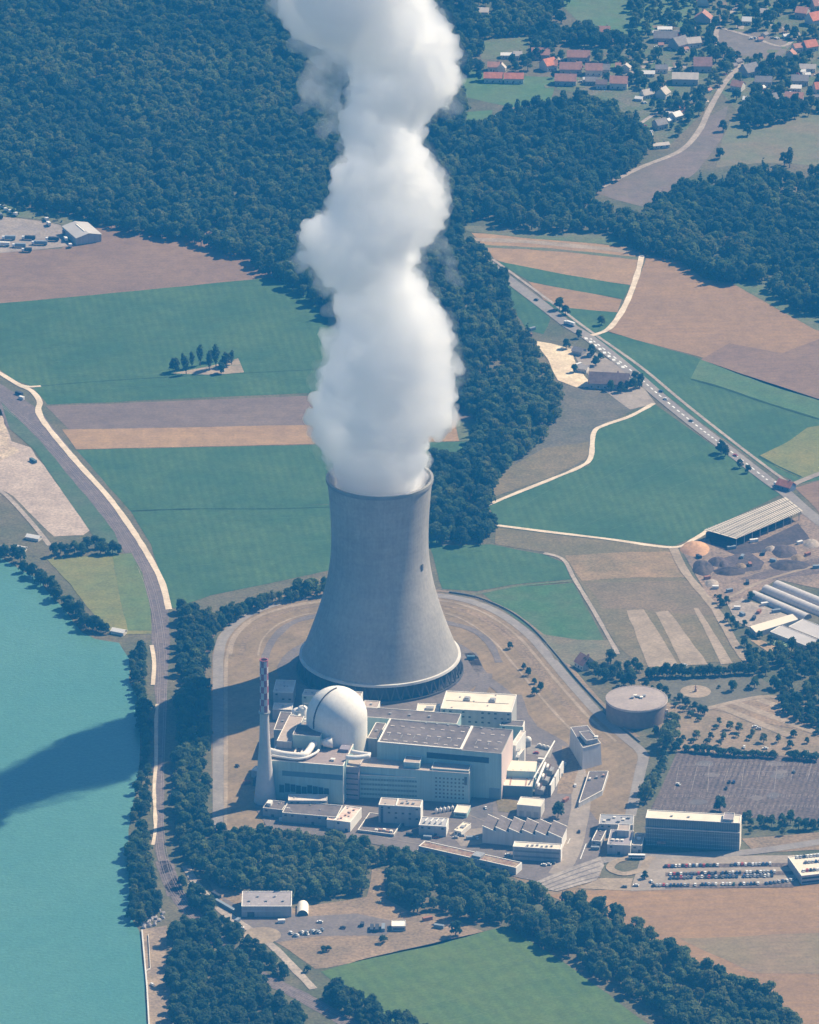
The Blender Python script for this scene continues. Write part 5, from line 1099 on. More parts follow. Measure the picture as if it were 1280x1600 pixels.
for k in range(8):
    c = cr.choice(cols); car(c, 1198 + k * 6.4, 1381 - k * .9, 20, f'{c} car parked in the slanted end row beside the parking deck', .55, 'cars in the long car park')
for (xa, y, n) in ((1246, 1340, 8), (1259, 1348, 6), (1256, 1361, 6)):
    for k in range(n):
        c = cr.choice(cols); car(c, xa + k * 5.4, y - k * .5, -4, f'{c} car parked on top of the cream parking deck', 6.72, 'cars on the parking deck')
for (c, x, y, rz, lab) in (('white', 1006, 1369, 40, 'white car alone beside the tree at the car park entrance'), ('white', 994, 1384, 80, 'white car on the dirt lot before the brown field'), ('grey', 976, 1386, 80, 'grey car on the dirt lot before the brown field'), ('white', 1018, 1378, 20, 'white car at the left end of the car park'), ('red', 681, 1309, 100, 'red car by the long planted roof'), ('white', 759, 1263, 10, 'white car on the yard below the turbine hall end'), ('white', 238, 1539, 30, 'white car parked on the river quay'),
                       ('white', 1180, 1136, 80, 'white car among the orchard trees'), ('silver', 1186, 1139, 80, 'silver car among the orchard trees'), ('white', 1163, 1168, 0, 'white car behind the hedge of the dark car park'), ('white', 1196, 1170, 80, 'white car near the right end of the hedge'), ('silver', 1130, 1172, 80, 'silver car in a gap of the hedge'), ('black', 371, 1197, 30, 'dark vehicle on the bank left of the exhaust stack'), ('white', 500, 1441, 80, 'white pickup on the asphalt of the works yard'), ('white', 1085, 174, 70, 'white car parked beside the village lane'),
                       ('dark blue', 1033, 612, 38, 'dark blue car on the highway beside the farm track mouth'), ('white', 1040, 624, 38, 'white car on the highway just past the farm track mouth'), ('grey', 1080, 658, 38, 'grey car on the highway midway to the roadside trees'), ('black', 838, 469, 38, 'black car at the far end of the highway'), ('red', 1149, 712, 38, 'red car on the highway near the roadside trees')):
    o = car(c, x, y, rz if y > 760 or y < 400 else 52, lab, .6); o.name = 'parked_car' if o['label'].find('highway') < 0 else 'moving_car'
def truck(label, x, y, rz, m, L=10, cat='truck', name='truck'):
    p = G(x, y, .5); t = empty(name, label, cat, p, R(rz)); b = MB(); b.box(-1.25, 1.25, -L / 2, L / 2 - 2.6, 1.0, 3.6); b.build('cargo_box', m, t)
    b = MB(); b.box(-1.2, 1.2, L / 2 - 2.4, L / 2, .6, 2.9); b.build('cab', paint('white', PC['white']), t); bx(t, 'windscreen', M_glass, -1.1, 1.1, L / 2, L / 2 + .05, 1.7, 2.7)
    for x_ in (-1.05, 1.05):
        for y_ in (-L / 2 + 1.2, -L / 2 + 2.4, L / 2 - 1.2):
            b = MB(); b.tube([(x_ - .15, y_, .5), (x_ + .15, y_, .5)], .5, 10); b.build('wheel', M_tyre, t)
    bx(t, 'chassis', M_tyre, -1, 1, -L / 2 + .2, L / 2 - .2, .5, .95); return t
truck('white truck driving on the highway near the lane mouth', 890, 508, 50, paint('white', PC['white']), 11)
truck('red truck at the highway junction beside the small red roof', 1218, 760, 50, paint('red', PC['red']), 10)
def bus(label, x, y, rz):
    p = G(x, y, .5); t = empty('bus', label, 'bus', p, R(rz)); b = MB(); b.box(-6, 6, -1.25, 1.25, .5, 3.1); b.build('body', paint('white', PC['white']), t)
    b = MB(); b.box(-5.8, 5.8, -1.3, -1.2, 1.5, 2.5); b.build('window', M_glass, t); b = MB(); b.box(-5.8, 5.8, 1.2, 1.3, 1.5, 2.5); b.build('window', M_glass, t)
    for x_ in (-3.8, 3.6):
        for y_ in (-1.15, 1.15):
            b = MB(); b.tube([(x_, y_ - .15, .5), (x_, y_ + .15, .5)], .5, 10); b.build('wheel', M_tyre, t)
bus('white roofed bus waiting beside the gatehouse', 995, 1341, -3)
for k, (x, y, rz, c, lab, L) in enumerate(((5, 384, 84, CW, 'white trailer at the left edge of the depot', 12), (30, 386, 84, CBl, 'grey blue trailer in the depot front row', 12), (62, 382, 84, CBl, 'longer grey trailer in the depot front row', 14), (82, 376, 84, CD, 'dark trailer at the right of the depot row', 12), (14, 374, 84, CBl, 'grey trailer in the depot second row', 12), (45, 374, 84, CD, 'dark trailer in the depot second row', 12), (42, 393, 86, CD, 'dark truck on the pale track before the depot', 9), (76, 352, 20, CW, 'white truck by the depot corner lane', 7), (73, 345, 20, CW, 'white van at the top corner of the depot', 5), (10, 330, 40, CW, 'first white van behind the depot', 5), (17, 333, 40, CW, 'second white van behind the depot', 5), (24, 337, 40, CW, 'third white van behind the depot', 5), (4, 325, 40, CW, 'white van at the left edge behind the depot', 5), (103, 376, 15, CW, 'white truck beside the warehouse wall', 7), (110, 386, 15, CW, 'white van before the warehouse', 5), (100, 366, 15, CRd, 'red brown truck beside the warehouse', 6), (2, 340, 10, CD, 'dark truck behind the depot at the left edge', 8))):
    truck(lab, x, y, rz, c, L)
for k, (x, y, rz, lab) in enumerate(((832, 516, 40, 'grey machine at the top of the sand yard'), (826, 526, 20, 'small rusty machine left of the sand yard'), (904, 572, 40, 'white machine right of the sand yard'), (922, 556, 50, 'grey trailer by the farm trees'))):
    container(lab, x, y, rz, (CBl, CRd, CW, CBl)[k], 6)

for (c, x, y, rz, lab) in (('silver', 712, 1309, 80, 'left silver car in front of the long planted roof'), ('silver', 722, 1306, 80, 'right silver car in front of the long planted roof'), ('white', 850, 1352, 70, 'first white car along the front wing of the sawtooth workshop'), ('white', 857, 1351, 70, 'second white car along the front wing of the sawtooth workshop'), ('grey', 864, 1349, 70, 'grey car along the front wing of the sawtooth workshop'), ('white', 794, 1336, 80, 'white car in the shade before the sawtooth workshop'), ('dark blue', 812, 1340, 80, 'dark blue car in the shade before the sawtooth workshop'), ('white', 746, 1310, 10, 'white car by the pale yard patch'), ('red', 838, 1177, 80, 'red car on the yard at the turbine hall end'), ('black', 905, 1300, 0, 'black car driving down the site road'), ('white', 899, 1228, 0, 'white car on the upper site road beside the wedge roof'),
                        ('black', 1140, 1222, 0, 'leftmost of the few dark cars on the dark car park'), ('dark blue', 1147, 1222, 0, 'middle of the few dark cars on the dark car park'), ('black', 1135, 1232, 0, 'near one of the few dark cars on the dark car park'), ('grey', 1241, 1206, 0, 'lone grey car on the right of the dark car park'), ('white', 1060, 1226, 40, 'lone white car at the left of the dark car park'),
                        ('white', 455, 1458, 30, 'white car at the left of the works yard asphalt'), ('black', 536, 1450, 80, 'black car in the middle of the works yard'), ('silver', 1070, 1040, 60, 'silver car at the hedge below the striped field')):
    car(c, x, y, rz, lab, .7)
for (x, y, rz, c_, lab, L) in ((444, 1283.5, -8, CW, 'white container in front of the wide grey roofed store', 7), (502, 1289, -8, CW, 'white container at the tree edge before the pinkish dock', 8), (482, 1287, -8, CBl, 'grey container at the tree edge before the store', 5), (735, 1312, 10, CBl, 'grey container on the pale yard patch', 6), (668, 1311, -10, CBl, 'grey container between filter house and planted roof', 6), (640, 1306, -10, CD, 'dark container by the terrace with white edging', 5), (764, 1290, 80, CBl, 'grey container left of the first sawtooth roof', 6), (884, 1252, 60, CRd, 'rusty container beside the big round tree by the site road', 6), (874, 1215, 62, CBl, 'grey container on the gravel right of the fire wall', 6), (880, 1198, 62, CW, 'white container at the upper end of the gravel lot', 6), (930, 1328, -3, CBl, 'grey container below the narrow low wing', 6), (420, 1215, 80, CBl, 'grey container behind the exhaust stack', 6), (386, 1225, 20, CRd, 'rusty container on the bank left of the exhaust stack', 5), (700, 1120, -12, CBl, 'grey container between the pump hall and dark annex', 5), (846, 1190, -12, CW, 'white container at the top of the cream switch houses', 5)):
    container(lab, x, y, rz, c_, L)

vc = random.Random(12); VLANE = [((840, 100), (975, 112)), ((840, 122), (980, 134)), ((1000, 160), (1080, 172)), ((1010, 200), (1060, 180)), ((1020, 75), (1100, 85)), ((1170, 60), (1245, 62)), ((1180, 142), (1280, 150)), ((1100, 150), (1165, 92)), ((1200, 112), (1280, 118)), ((1010, 60), (1085, 50))]
for k in range(60):
    a, c_ = VLANE[k % len(VLANE)]; t = vc.random(); cc = vc.choice(['white', 'white', 'silver', 'red', 'grey'])
    car(cc, a[0] + (c_[0] - a[0]) * t + vc.uniform(-4, 4), a[1] + (c_[1] - a[1]) * t + vc.uniform(-2, 2), vc.choice([0, 80, 40, -60]), f'{cc} car parked between the hillside village houses', .4, 'cars parked in the hillside village')
for k in range(34):
    a, c_ = VLANE[k % len(VLANE)]; t = vc.random(); x = a[0] + (c_[0] - a[0]) * t + vc.uniform(-8, 8); y = a[1] + (c_[1] - a[1]) * t + vc.uniform(-5, 5)
    rm_ = vc.choice([TW, TC, TP, TG])
    gable_house('garden_shed', {TW: 'little white roofed', TC: 'little pale roofed', TP: 'little red roofed', TG: 'little grey roofed'}[rm_] + ' shed or garage in a village garden', x, y, vc.uniform(7, 12), vc.uniform(4, 6), 2.4, 3.8, vc.uniform(-20, 60), HO, rm_, cat='shed', group='garden sheds of the hillside village', chim=False)

yc = random.Random(44)
for k, (x, y, lab) in enumerate(((1160, 872, 'green grey machine at the edge of the mid compost bed'), (1172, 884, 'rusty machine at the right of the mid compost bed'), (1208, 878, 'grey skip at the end of the pale compost yard'), (1250, 850, 'white skip in the upper right of the compost yard'), (1262, 868, 'rusty skip at the right of the compost yard'), (1275, 888, 'grey skip beside the brown heap'), (1105, 905, 'small rusty skip beside the long dark heap'), (1118, 920, 'white skip on the lower left compost yard'), (1140, 925, 'grey skip on the lower compost yard'), (1168, 912, 'dark skip above the nursery track'), (1152, 952, 'white pallet stack on the nursery gravel'), (1160, 962, 'grey pallet stack on the nursery gravel'), (1186, 958, 'rusty pallet stack on the nursery gravel'), (1178, 968, 'dark pallet stack near the long cream shed'), (1092, 872, 'dark skip left of the orange soil heap foot'))):
    container(lab, x, y, yc.uniform(0, 180), (CBl, CRd, CBl, CW, CRd, CBl, CRd, CW, CBl, CD, CW, CBl, CRd, CD, CD)[k], 5)
for k, (x, y, rx, ry, h, lab) in enumerate(((1112, 912, 6, 9, 2.5, 'pale gravel heap at the lower left of the compost yard'), (1158, 885, 5, 6, 2.2, 'pale gravel heap at the rim of the mid compost bed'), (1205, 858, 5, 6, 2.4, 'pale gravel heap near the barn end'), (1246, 872, 6, 7, 2.2, 'pale gravel heap right of the yard track'), (1268, 850, 7, 10, 3, 'pale gravel heap at the far right of the yard'))):
    heap('gravel_heap', lab, x, y, rx, ry, h, (M_gravel, M_dirt)[k % 2], 30 + k)
# ------------------------------------------------------------------ trees
LEAF = [mat('leaf_mid', (.085, .150, .070), (.14, .205, .085), .16, rnd=(.13, .165, .07), spec=.1), mat('leaf_dark', (.060, .115, .072), (.09, .150, .085), .16, rnd=(.085, .115, .06), spec=.1),
        mat('leaf_light', (.15, .215, .085), (.20, .25, .10), .16, rnd=(.19, .20, .085), spec=.1), mat('leaf_conifer', (.026, .07, .05), (.045, .095, .06), .2, rnd=(.04, .075, .05), spec=.1)]
for m_ in LEAF:   # leaves let part of the light through
    n_ = m_.node_tree; b_ = n_.nodes['Principled BSDF']; t_ = n_.nodes.new('ShaderNodeBsdfTranslucent'); x_ = n_.nodes.new('ShaderNodeMixShader'); x_.inputs[0].default_value = .5
    n_.links.new(b_.inputs['Base Color'].links[0].from_socket, t_.inputs[0]); n_.links.new(b_.outputs[0], x_.inputs[1]); n_.links.new(t_.outputs[0], x_.inputs[2]); n_.links.new(x_.outputs[0], n_.nodes['Material Output'].inputs['Surface'])
M_bark = mat('bark', (.14, .105, .08), (.10, .075, .06), .8)
def leafy(blobs, n, size, seed, zlo=-.5):
    r_ = np.random.default_rng(seed); nb = len(blobs); V_ = []; F_ = []
    vol = np.array([b_[3] ** 2 for b_ in blobs]); pick = r_.choice(nb, n, p=vol / vol.sum())
    for k in range(n):
        cx, cy_, cz, rad, rz = blobs[pick[k]]
        d = r_.normal(size=3); d /= np.linalg.norm(d)
        if d[2] < zlo: d[2] = -d[2]
        q = rad * (.72 + .34 * r_.random()); p = np.array([cx, cy_, cz]) + d * np.array([q, q, q * rz / rad])
        nrm = d + r_.normal(size=3) * .34; nrm /= np.linalg.norm(nrm)
        t = np.cross(nrm, r_.normal(size=3)); t /= np.linalg.norm(t); bt = np.cross(nrm, t); s = size * (.6 + .8 * r_.random())
        i = len(V_); m = 5
        for j in range(m):
            a = 2 * math.pi * j / m + r_.random() * .7; rr_ = s * (.7 + .5 * r_.random()); V_.append(p + t * math.cos(a) * rr_ + bt * math.sin(a) * rr_ + nrm * s * .25 * r_.normal())
        F_.append(tuple(range(i, i + m)))
    me = bpy.data.meshes.new('crown'); me.from_pydata([tuple(map(float, v)) for v in V_], [], F_); return me
def crown_blobs(kind, seed):
    r_ = random.Random(seed); B_ = []
    if kind == 'poplar':
        for k in range(9): z = 4 + k * 1.5; q = 2.0 * math.sin(math.pi * (k + 1.2) / 10.5) + .6; B_.append((r_.uniform(-.4, .4), r_.uniform(-.4, .4), z, q, q * 1.3))
    elif kind == 'conifer':
        for k in range(9): z = 3 + k * 1.7; q = 3.4 * (1 - k / 9.6); B_.append((r_.uniform(-.2, .2), r_.uniform(-.2, .2), z, q, q * .55))
    elif kind == 'bush':
        for k in range(6): a = r_.uniform(0, 6.28); q = r_.uniform(0, 1.3); B_.append((q * math.cos(a), q * math.sin(a), r_.uniform(1.2, 2.6), r_.uniform(1.1, 1.7), 1.3))
    else:
        B_.append((0, 0, 7.2, 3.6, 4.6))
        for k in range(11):
            a = k * 2.4 + r_.uniform(-.4, .4); q = r_.uniform(1.8, 3.7); z = r_.uniform(3.2, 11.0); q *= max(.35, 1 - max(0, z - 6.5) / 6.5); rad = r_.uniform(1.4, 2.5); B_.append((q * math.cos(a), q * math.sin(a), z, rad, rad * .9))
    return B_
def crown_mesh(kind, lm, seed, n, size):
    me = leafy(crown_blobs(kind, seed), n, size, seed, -.3); me.materials.append(lm); return me
def trunk_mesh(kind):
    b = MB(); h = {'poplar': 6, 'conifer': 5, 'bush': 1.4}.get(kind, 6.5); r0 = .16 if kind == 'bush' else .42
    b.tube([(0, 0, -.2), (0, 0, .5), (.1, 0, h * .55), (0, .1, h)], [r0 * 1.4, r0, r0 * .75, r0 * .4], 7)
    if kind not in ('poplar', 'conifer', 'bush'):
        for a in (0, 2.1, 4.2): b.tube([(.1, 0, h * .5), (1.2 * math.cos(a), 1.2 * math.sin(a), h * .75), (2.4 * math.cos(a), 2.4 * math.sin(a), h * 1.05)], [r0 * .5, r0 * .35, r0 * .15], 5)
    o = b.build('trunk', M_bark); me = o.data; bpy.data.objects.remove(o); return me
KINDS = [('broad', LEAF[0], 11, 430, .80), ('broad', LEAF[1], 12, 430, .80), ('broad', LEAF[2], 13, 420, .80), ('broad', LEAF[0], 14, 450, .76), ('conifer', LEAF[3], 15, 330, .62), ('poplar', LEAF[1], 16, 300, .62), ('bush', LEAF[1], 17, 120, .5), ('broad', LEAF[1], 18, 420, .84)]
CM = [crown_mesh(*k) for k in KINDS]; TM = [trunk_mesh(k[0]) for k in KINDS]
TNAME = {'broad': 'broadleaf_tree', 'conifer': 'conifer_tree', 'poplar': 'poplar_tree', 'bush': 'bush'}
PROTO = {}; NT = [0]
tr = random.Random(77)
def tree(v, x, y, s, label, group=None, xy=None):
    p = G(x, y) if xy is None else Vector((xy[0], xy[1], 0))
    k = KINDS[v][0]; r_ = empty(TNAME[k], label, 'bush' if k == 'bush' else 'tree', p, tr.uniform(0, 6.28), group)
    r_.scale = (s * tr.uniform(.92, 1.08), s * tr.uniform(.92, 1.08), s * tr.uniform(.9, 1.12))
    for nm, me in (('crown', CM[v]), ('trunk', TM[v])):
        c = bpy.data.objects.new(nm, me); col.objects.link(c); c.parent = r_
        PROTO.setdefault((v, nm), c)
    NT[0] += 1; return r_
def row(pts, v, s, label, group, jit=1.5, ds=.18):
    for (x, y) in pts: tree(v if not isinstance(v, (list, tuple)) else tr.choice(v), x + tr.uniform(-jit, jit), y + tr.uniform(-jit, jit) * .6, s * tr.uniform(1 - ds, 1 + ds), label, group)
def along(pts, n):
    q = smooth_line([Vector((x, y, 0)) for x, y in pts], 10); return [(q[int(k * (len(q) - 1) / max(n - 1, 1))].x, q[int(k * (len(q) - 1) / max(n - 1, 1))].y) for k in range(n)]
row([(274, 582), (286, 576), (300, 574), (314, 572), (326, 578), (336, 574), (352, 574), (362, 570), (290, 584), (345, 583), (330, 566)], (5, 5, 1, 7), .95, 'slender dark tree of the small copse standing alone in the green field', 'trees of the field copse', 2)
for a in ((874, 484, .95, 0, 'round tree beside the highway near the upper lane, left of a pair'), (884, 492, .8, 1, 'round tree beside the highway near the upper lane, right of a pair'), (940, 508, .8, 0, 'tree alone in the small green corner under the lane'),
          (1127, 708, 1.0, 1, 'taller tree on the highway verge above the two small ones'), (1133, 714, .8, 7, 'tree close behind the taller highway verge tree'), (1156, 731, .65, 1, 'first small tree on the lower highway verge'), (1169, 739, .6, 7, 'last small tree on the lower highway verge'),
          (797, 1014, .55, 1, 'small tree with long shadow on the tower bank, farthest up'), (872, 1278, .95, 7, 'big round tree beside the site road and white cube building'),
          (712, 1462, .95, 7, 'round tree at the corner of the fresh green field'), (1008, 1373, .5, 1, 'small round tree by the car park entrance'), (1125, 1268, 1.0, 7, 'round tree behind the roof of the dark glass office'), (938, 563, .6, 1, 'small tree at the sand yard edge below the farm'), (898, 582, .6, 0, 'small tree right of the sand yard'), (1025, 1148, .6, 1, 'lone round tree below the big brown tank'), (930, 260 - 4, .9, 4, 'conifer on the village road edge left of the bend'), (1130, 205, .9, 1, 'dark tree in the meadow right of the village road'), (1125, 248, .9, 7, 'tree on the edge of the grey roadside field'), (1168, 212, .9, 1, 'dark tree at the corner of the right hand meadow'), (1226, 258, 1.1, 7, 'tree standing before the right hand forest edge'), (1234, 262, 1.1, 5, 'slim tree standing before the right hand forest edge')):
    tree(a[3], a[0], a[1], a[2], a[4])
row([(818, 1046), (825, 1056), (836, 1068), (846, 1079), (834, 1086)], 1, .5, 'small dark tree in the slanting row on the tower bank', 'trees on the tower bank', 1)
row([(905, 528), (886, 545), (930, 572), (955, 610), (970, 612), (980, 610), (990, 608), (999, 606), (993, 596), (924, 556), (1003, 600)], (7, 1, 0), .75, 'dark round tree around the farmhouse by the highway', 'trees around the highway farm', 2)
A6 = lambda L: [(880 + x / 3.2, 1000 + y / 3.2) for x, y in L]
row(A6([(605, 505), (665, 490), (735, 495), (797, 498), (830, 450), (880, 460), (780, 425), (950, 475), (1005, 510), (1070, 515), (1150, 485), (1215, 520), (1130, 540), (1270, 470)]), (1, 0, 2), .52, 'small round tree of the orchard between tank and dark car park', 'orchard trees', 2)
row(A6([(560, 335), (600, 360), (640, 385), (680, 407), (650, 512), (720, 520), (780, 524), (765, 445), (865, 485), (935, 500)]), 6, 1.1, 'low dark bush of the orchard rows', 'orchard bushes', 1)
row(along(A6([(615, 560), (700, 562), (800, 575), (900, 585), (980, 585), (1060, 595)]), 20), (6, 6), 1.5, 'dense bush in the hedge along the top of the dark car park', 'hedge above the car park', 1.2)
row(along(A6([(1130, 595), (1200, 600), (1265, 605)]), 6), 6, 1.7, 'dense bush in the right hedge beyond the gap above the dark car park', 'right hedge above the car park', 1.2)
row(along(A6([(545, 440), (530, 520), (500, 600), (470, 680), (440, 750), (412, 815)]), 22), (6, 6, 2), 1.45, 'leafy bush in the hedge along the left side of the dark car park', 'hedge left of the car park', 3)
row(A6([(520, 545), (560, 555), (585, 535), (545, 500), (510, 500)]), (0, 1), .62, 'round tree at the top of the left car park hedge', 'trees at the hedge top', 2)
row(A6([(908, 905), (945, 930), (985, 935), (1020, 925), (1045, 935), (1100, 935), (1135, 920), (1180, 945), (1215, 950), (1250, 950), (1280, 940), (930, 890)]), (1, 7, 0), .68, 'dark tree in the row right of the dark glass office', 'trees right of the office', 2)
row(A6([(938, 968), (1096, 978)]), 2, .42, 'tiny tree with its own shadow on the lawn right of the office', 'tiny trees on the office lawn', 1)
row(A6([(783, 240), (850, 255), (925, 240), (960, 238)]), (6, 0), .7, 'small bush or tree on the grey lawn near the gravel circle', 'trees on the grey lawn', 1)
row(A6([(110, 140), (150, 160), (175, 190), (205, 150), (235, 120), (250, 190), (215, 200), (290, 200), (300, 235), (340, 225), (265, 170), (330, 190), (320, 160)]), (1, 7, 0), .8, 'dark tree in the clump right of the red cottage', 'trees right of the red cottage', 3)
row(A6([(365, 145), (380, 160)]), (1,), .75, 'round tree on the field edge right of the cottage clump', 'trees on the field edge', 2)
row(along(A6([(420, 190), (480, 185), (560, 185), (640, 185), (720, 180), (800, 178), (880, 172), (960, 172)]), 24), (1, 7, 1, 0), .72, 'dark tree in the long hedge row under the striped field', 'hedge row under the striped field', 2)
row(along(A6([(400, 228), (450, 240), (510, 275), (560, 300), (610, 330), (660, 355), (710, 375)]), 13), (1, 6, 7), .62, 'dark tree in the hedge behind the big brown tank', 'hedge behind the big tank', 2)
Z8 = lambda L: [(1000 + x / 4.571, 740 + y / 4.571) for x, y in L]
row(Z8([(540, 880), (590, 950), (570, 920), (610, 930), (620, 1060), (690, 1110), (660, 1080), (750, 1090), (760, 1165), (800, 1165), (785, 900), (745, 1240), (780, 1270), (830, 1300), (980, 1320), (860, 1180), (940, 1215), (1000, 1240)]), (1, 7, 6), .55, 'dark tree by the nursery tunnels and glasshouses', 'trees around the nursery', 2)
row([(84, 868), (96, 866), (106, 868), (116, 867), (128, 866), (138, 862), (148, 858), (156, 865), (166, 866), (176, 864), (186, 865), (160, 856)], (7, 1, 0), .85, 'dark tree in the row above the yellow green riverside meadow', 'row above the riverside meadow', 2)
row(along([(38, 895), (60, 905), (80, 925), (100, 945), (120, 965), (140, 985), (165, 992)], 26), (7, 1, 1), .92, 'dark tree on the left river bank below the yellow meadow', 'left river bank trees', 6)
row([(0, 872), (10, 876), (22, 872), (-6, 868), (30, 880)], (7, 1), .95, 'dark tree at the left edge of the river', 'trees at the left river edge', 3)
row([(505, 1487), (513, 1486), (483, 1519), (600, 1475)], 6, 1.3, 'low bush on the dirt of the works yard', 'bushes on the works yard', 2)
# --- woods: the nearest trees are individuals, the rest of each wood is one stuff object
def poisson(px, sp, seed, excl=()):
    P = np.array([tuple(G(x, y))[:2] for x, y in px]); lo, hi = P.min(0), P.max(0); r_ = np.random.default_rng(seed)
    xs = np.arange(lo[0], hi[0], sp); ys = np.arange(lo[1], hi[1], sp * .87); X, Y = np.meshgrid(xs, ys); X[::2] += sp / 2
    q = np.stack([X.ravel(), Y.ravel()], 1) + r_.uniform(-.36, .36, (X.size, 2)) * sp
    def inside(poly):
        c = np.zeros(len(q), bool); n = len(poly)
        for i in range(n):
            a, b_ = poly[i], poly[(i + 1) % n]; cond = (a[1] > q[:, 1]) != (b_[1] > q[:, 1])
            with np.errstate(divide='ignore', invalid='ignore'): c ^= cond & (q[:, 0] < (b_[0] - a[0]) * (q[:, 1] - a[1]) / (b_[1] - a[1]) + a[0])
        return c
    k = inside(P)
    for e in excl: k &= ~inside(np.array([tuple(G(x, y))[:2] for x, y in e]))
    gap = np.array([mnoise.noise(Vector((a * .035, b_ * .028, seed * 3.1))) for a, b_ in q]) if len(q) else np.zeros(0)
    k &= ~((gap > .34) & (r_.random(len(q)) < .75))
    return q[k]
WOODS = [ # label, polygon of the tree feet, spacing, scale, kinds, exclusions
 ('dense dark forest filling the upper left behind the steam', [(-90, -40), (640, -60), (705, -40), (700, 60), (722, 150), (730, 250), (735, 345), (700, 420), (640, 470), (545, 505), (520, 498), (455, 452), (400, 432), (396, 408), (340, 394), (290, 376), (230, 370), (165, 356), (130, 342), (60, 330), (0, 318), (-90, 305)], 7.4, 1.12, (0, 0, 0, 1, 3, 7, 2, 2, 4), []),
 ('wood of dark trees on the slope right of the steam', [(690, 372), (742, 398), (790, 440), (806, 520), (846, 570), (876, 625), (868, 665), (838, 700), (790, 738), (770, 765), (772, 830), (755, 852), (680, 852), (668, 800), (668, 735), (738, 712), (748, 660), (715, 640), (690, 600), (640, 480)], 7.2, 1.06, (0, 0, 1, 3, 7, 2, 4), []),
 ('mixed wood between the steam and the village road', [(715, 345), (715, 215), (760, 195), (800, 178), (860, 172), (925, 165), (985, 190), (1018, 235), (995, 262), (930, 305), (920, 325), (985, 345), (1005, 362), (985, 374), (930, 366), (860, 364), (740, 350)], 7.8, 1.1, (0, 0, 2, 3, 1, 7, 5), [[(725, 172), (770, 170), (765, 205), (730, 208)]]),
 ('large dark forest at the right edge above the tan field', [(1000, 345), (1045, 308), (1100, 288), (1180, 278), (1230, 285), (1320, 270), (1330, 505), (1290, 492), (1250, 490), (1215, 468), (1185, 440), (1130, 445), (1090, 434), (1060, 410), (1000, 398), (965, 372)], 7.5, 1.08, (0, 0, 1, 3, 7, 2, 4), []),
 ('small dark wood below the right hand village houses', [(1155, 185), (1170, 165), (1200, 160), (1260, 168), (1250, 190), (1200, 200), (1160, 198)], 8, .95, (1, 7), []),
 ('wooded strip at the top right of the steam', [(690, -50), (870, -40), (890, 10), (880, 50), (960, 62), (985, 80), (870, 72), (860, 88), (830, 98), (828, 55), (760, 60), (748, 105), (716, 130), (705, 60)], 8.5, 1.0, (0, 1, 2, 3, 7), [[(745, 10), (770, 10), (770, 40), (745, 40)], [(860, 15), (960, 20), (960, 48), (880, 40)]]),
 ('garden trees scattered between the village houses', [(725, 118), (760, 135), (850, 135), (1000, 140), (1050, 220), (1090, 190), (1120, 140), (1180, 185), (1330, 180), (1330, -40), (985, -40), (985, 60), (960, 85), (830, 95), (740, 108)], 11.5, .86, (0, 1, 2, 7, 3), [[(1122, 46), (1180, 48), (1245, 64), (1220, 96), (1150, 92), (1122, 75)], [(752, 112), (860, 112), (860, 165), (745, 165)], [(1090, 215), (1105, 165), (1130, 128), (1158, 98), (1170, 105), (1140, 150), (1115, 195)]]),
 ('riverside wood strip between the river and the railway', [(205, 1022), (230, 1018), (229, 1075), (236, 1110), (232, 1200), (230, 1320), (244, 1400), (252, 1425), (222, 1445), (205, 1445), (199, 1385), (201, 1329), (211, 1265), (222, 1197), (218, 1104), (205, 1070)], 6.2, .80, (0, 1, 2, 3, 7), []),
 ('wood between the railway and the station fence', [(282, 955), (330, 962), (400, 948), (470, 930), (505, 912), (512, 930), (440, 944), (362, 974), (336, 1005), (324, 1030), (323, 1290), (336, 1306), (420, 1310), (540, 1326), (640, 1338), (572, 1362), (570, 1398), (480, 1412), (390, 1398), (352, 1392), (330, 1378), (300, 1358), (280, 1345), (274, 1260), (276, 1180), (280, 1080), (282, 1000)], 6.8, .93, (0, 0, 1, 3, 7, 2, 2), []),
 ('wood south of the station along the sidings', [(604, 1352), (650, 1347), (720, 1366), (800, 1386), (850, 1404), (895, 1416), (980, 1456), (1025, 1480), (1131, 1540), (1222, 1576), (1258, 1650), (1090, 1650), (1036, 1592), (960, 1545), (905, 1510), (835, 1476), (790, 1448), (700, 1434), (640, 1426), (604, 1406)], 7.2, 1.04, (0, 0, 1, 3, 7, 2, 2), []),
 ('wood at the bottom left beside the river quay', [(268, 1462), (284, 1446), (306, 1450), (340, 1478), (388, 1512), (424, 1546), (446, 1572), (498, 1622), (520, 1670), (280, 1680), (266, 1560), (266, 1500)], 7.0, 1.0, (0, 0, 1, 3, 7), []),
 ('hedge like wood along the bottom of the fresh green field', [(512, 1545), (540, 1550), (600, 1588), (700, 1640), (720, 1680), (640, 1665), (560, 1606), (505, 1562)], 6.6, .85, (0, 1, 3, 7), []),
 ('thicket right of the nursery and park lawn', [(1168, 1036), (1215, 1018), (1330, 1012), (1330, 1160), (1270, 1140), (1222, 1118), (1222, 1088), (1186, 1060), (1160, 1050)], 7.5, .68, (0, 1, 2, 7), [[(1235, 1070), (1255, 1055), (1262, 1075), (1240, 1090)]]),
 ('scrubby trees along the upper edge of the depot', [(-80, 312), (0, 322), (130, 343), (150, 352), (100, 350), (60, 342), (-80, 326)], 8, .45, (2, 6, 0), []),
]
WOODS.append(('narrow hedge of trees between the railway and the works lane', [(282, 1384), (300, 1392), (340, 1432), (380, 1466), (420, 1496), (450, 1524), (440, 1534), (405, 1508), (360, 1474), (318, 1436), (286, 1402)], 6.0, .72, (1, 7, 0), []))
cand = []; allp = []
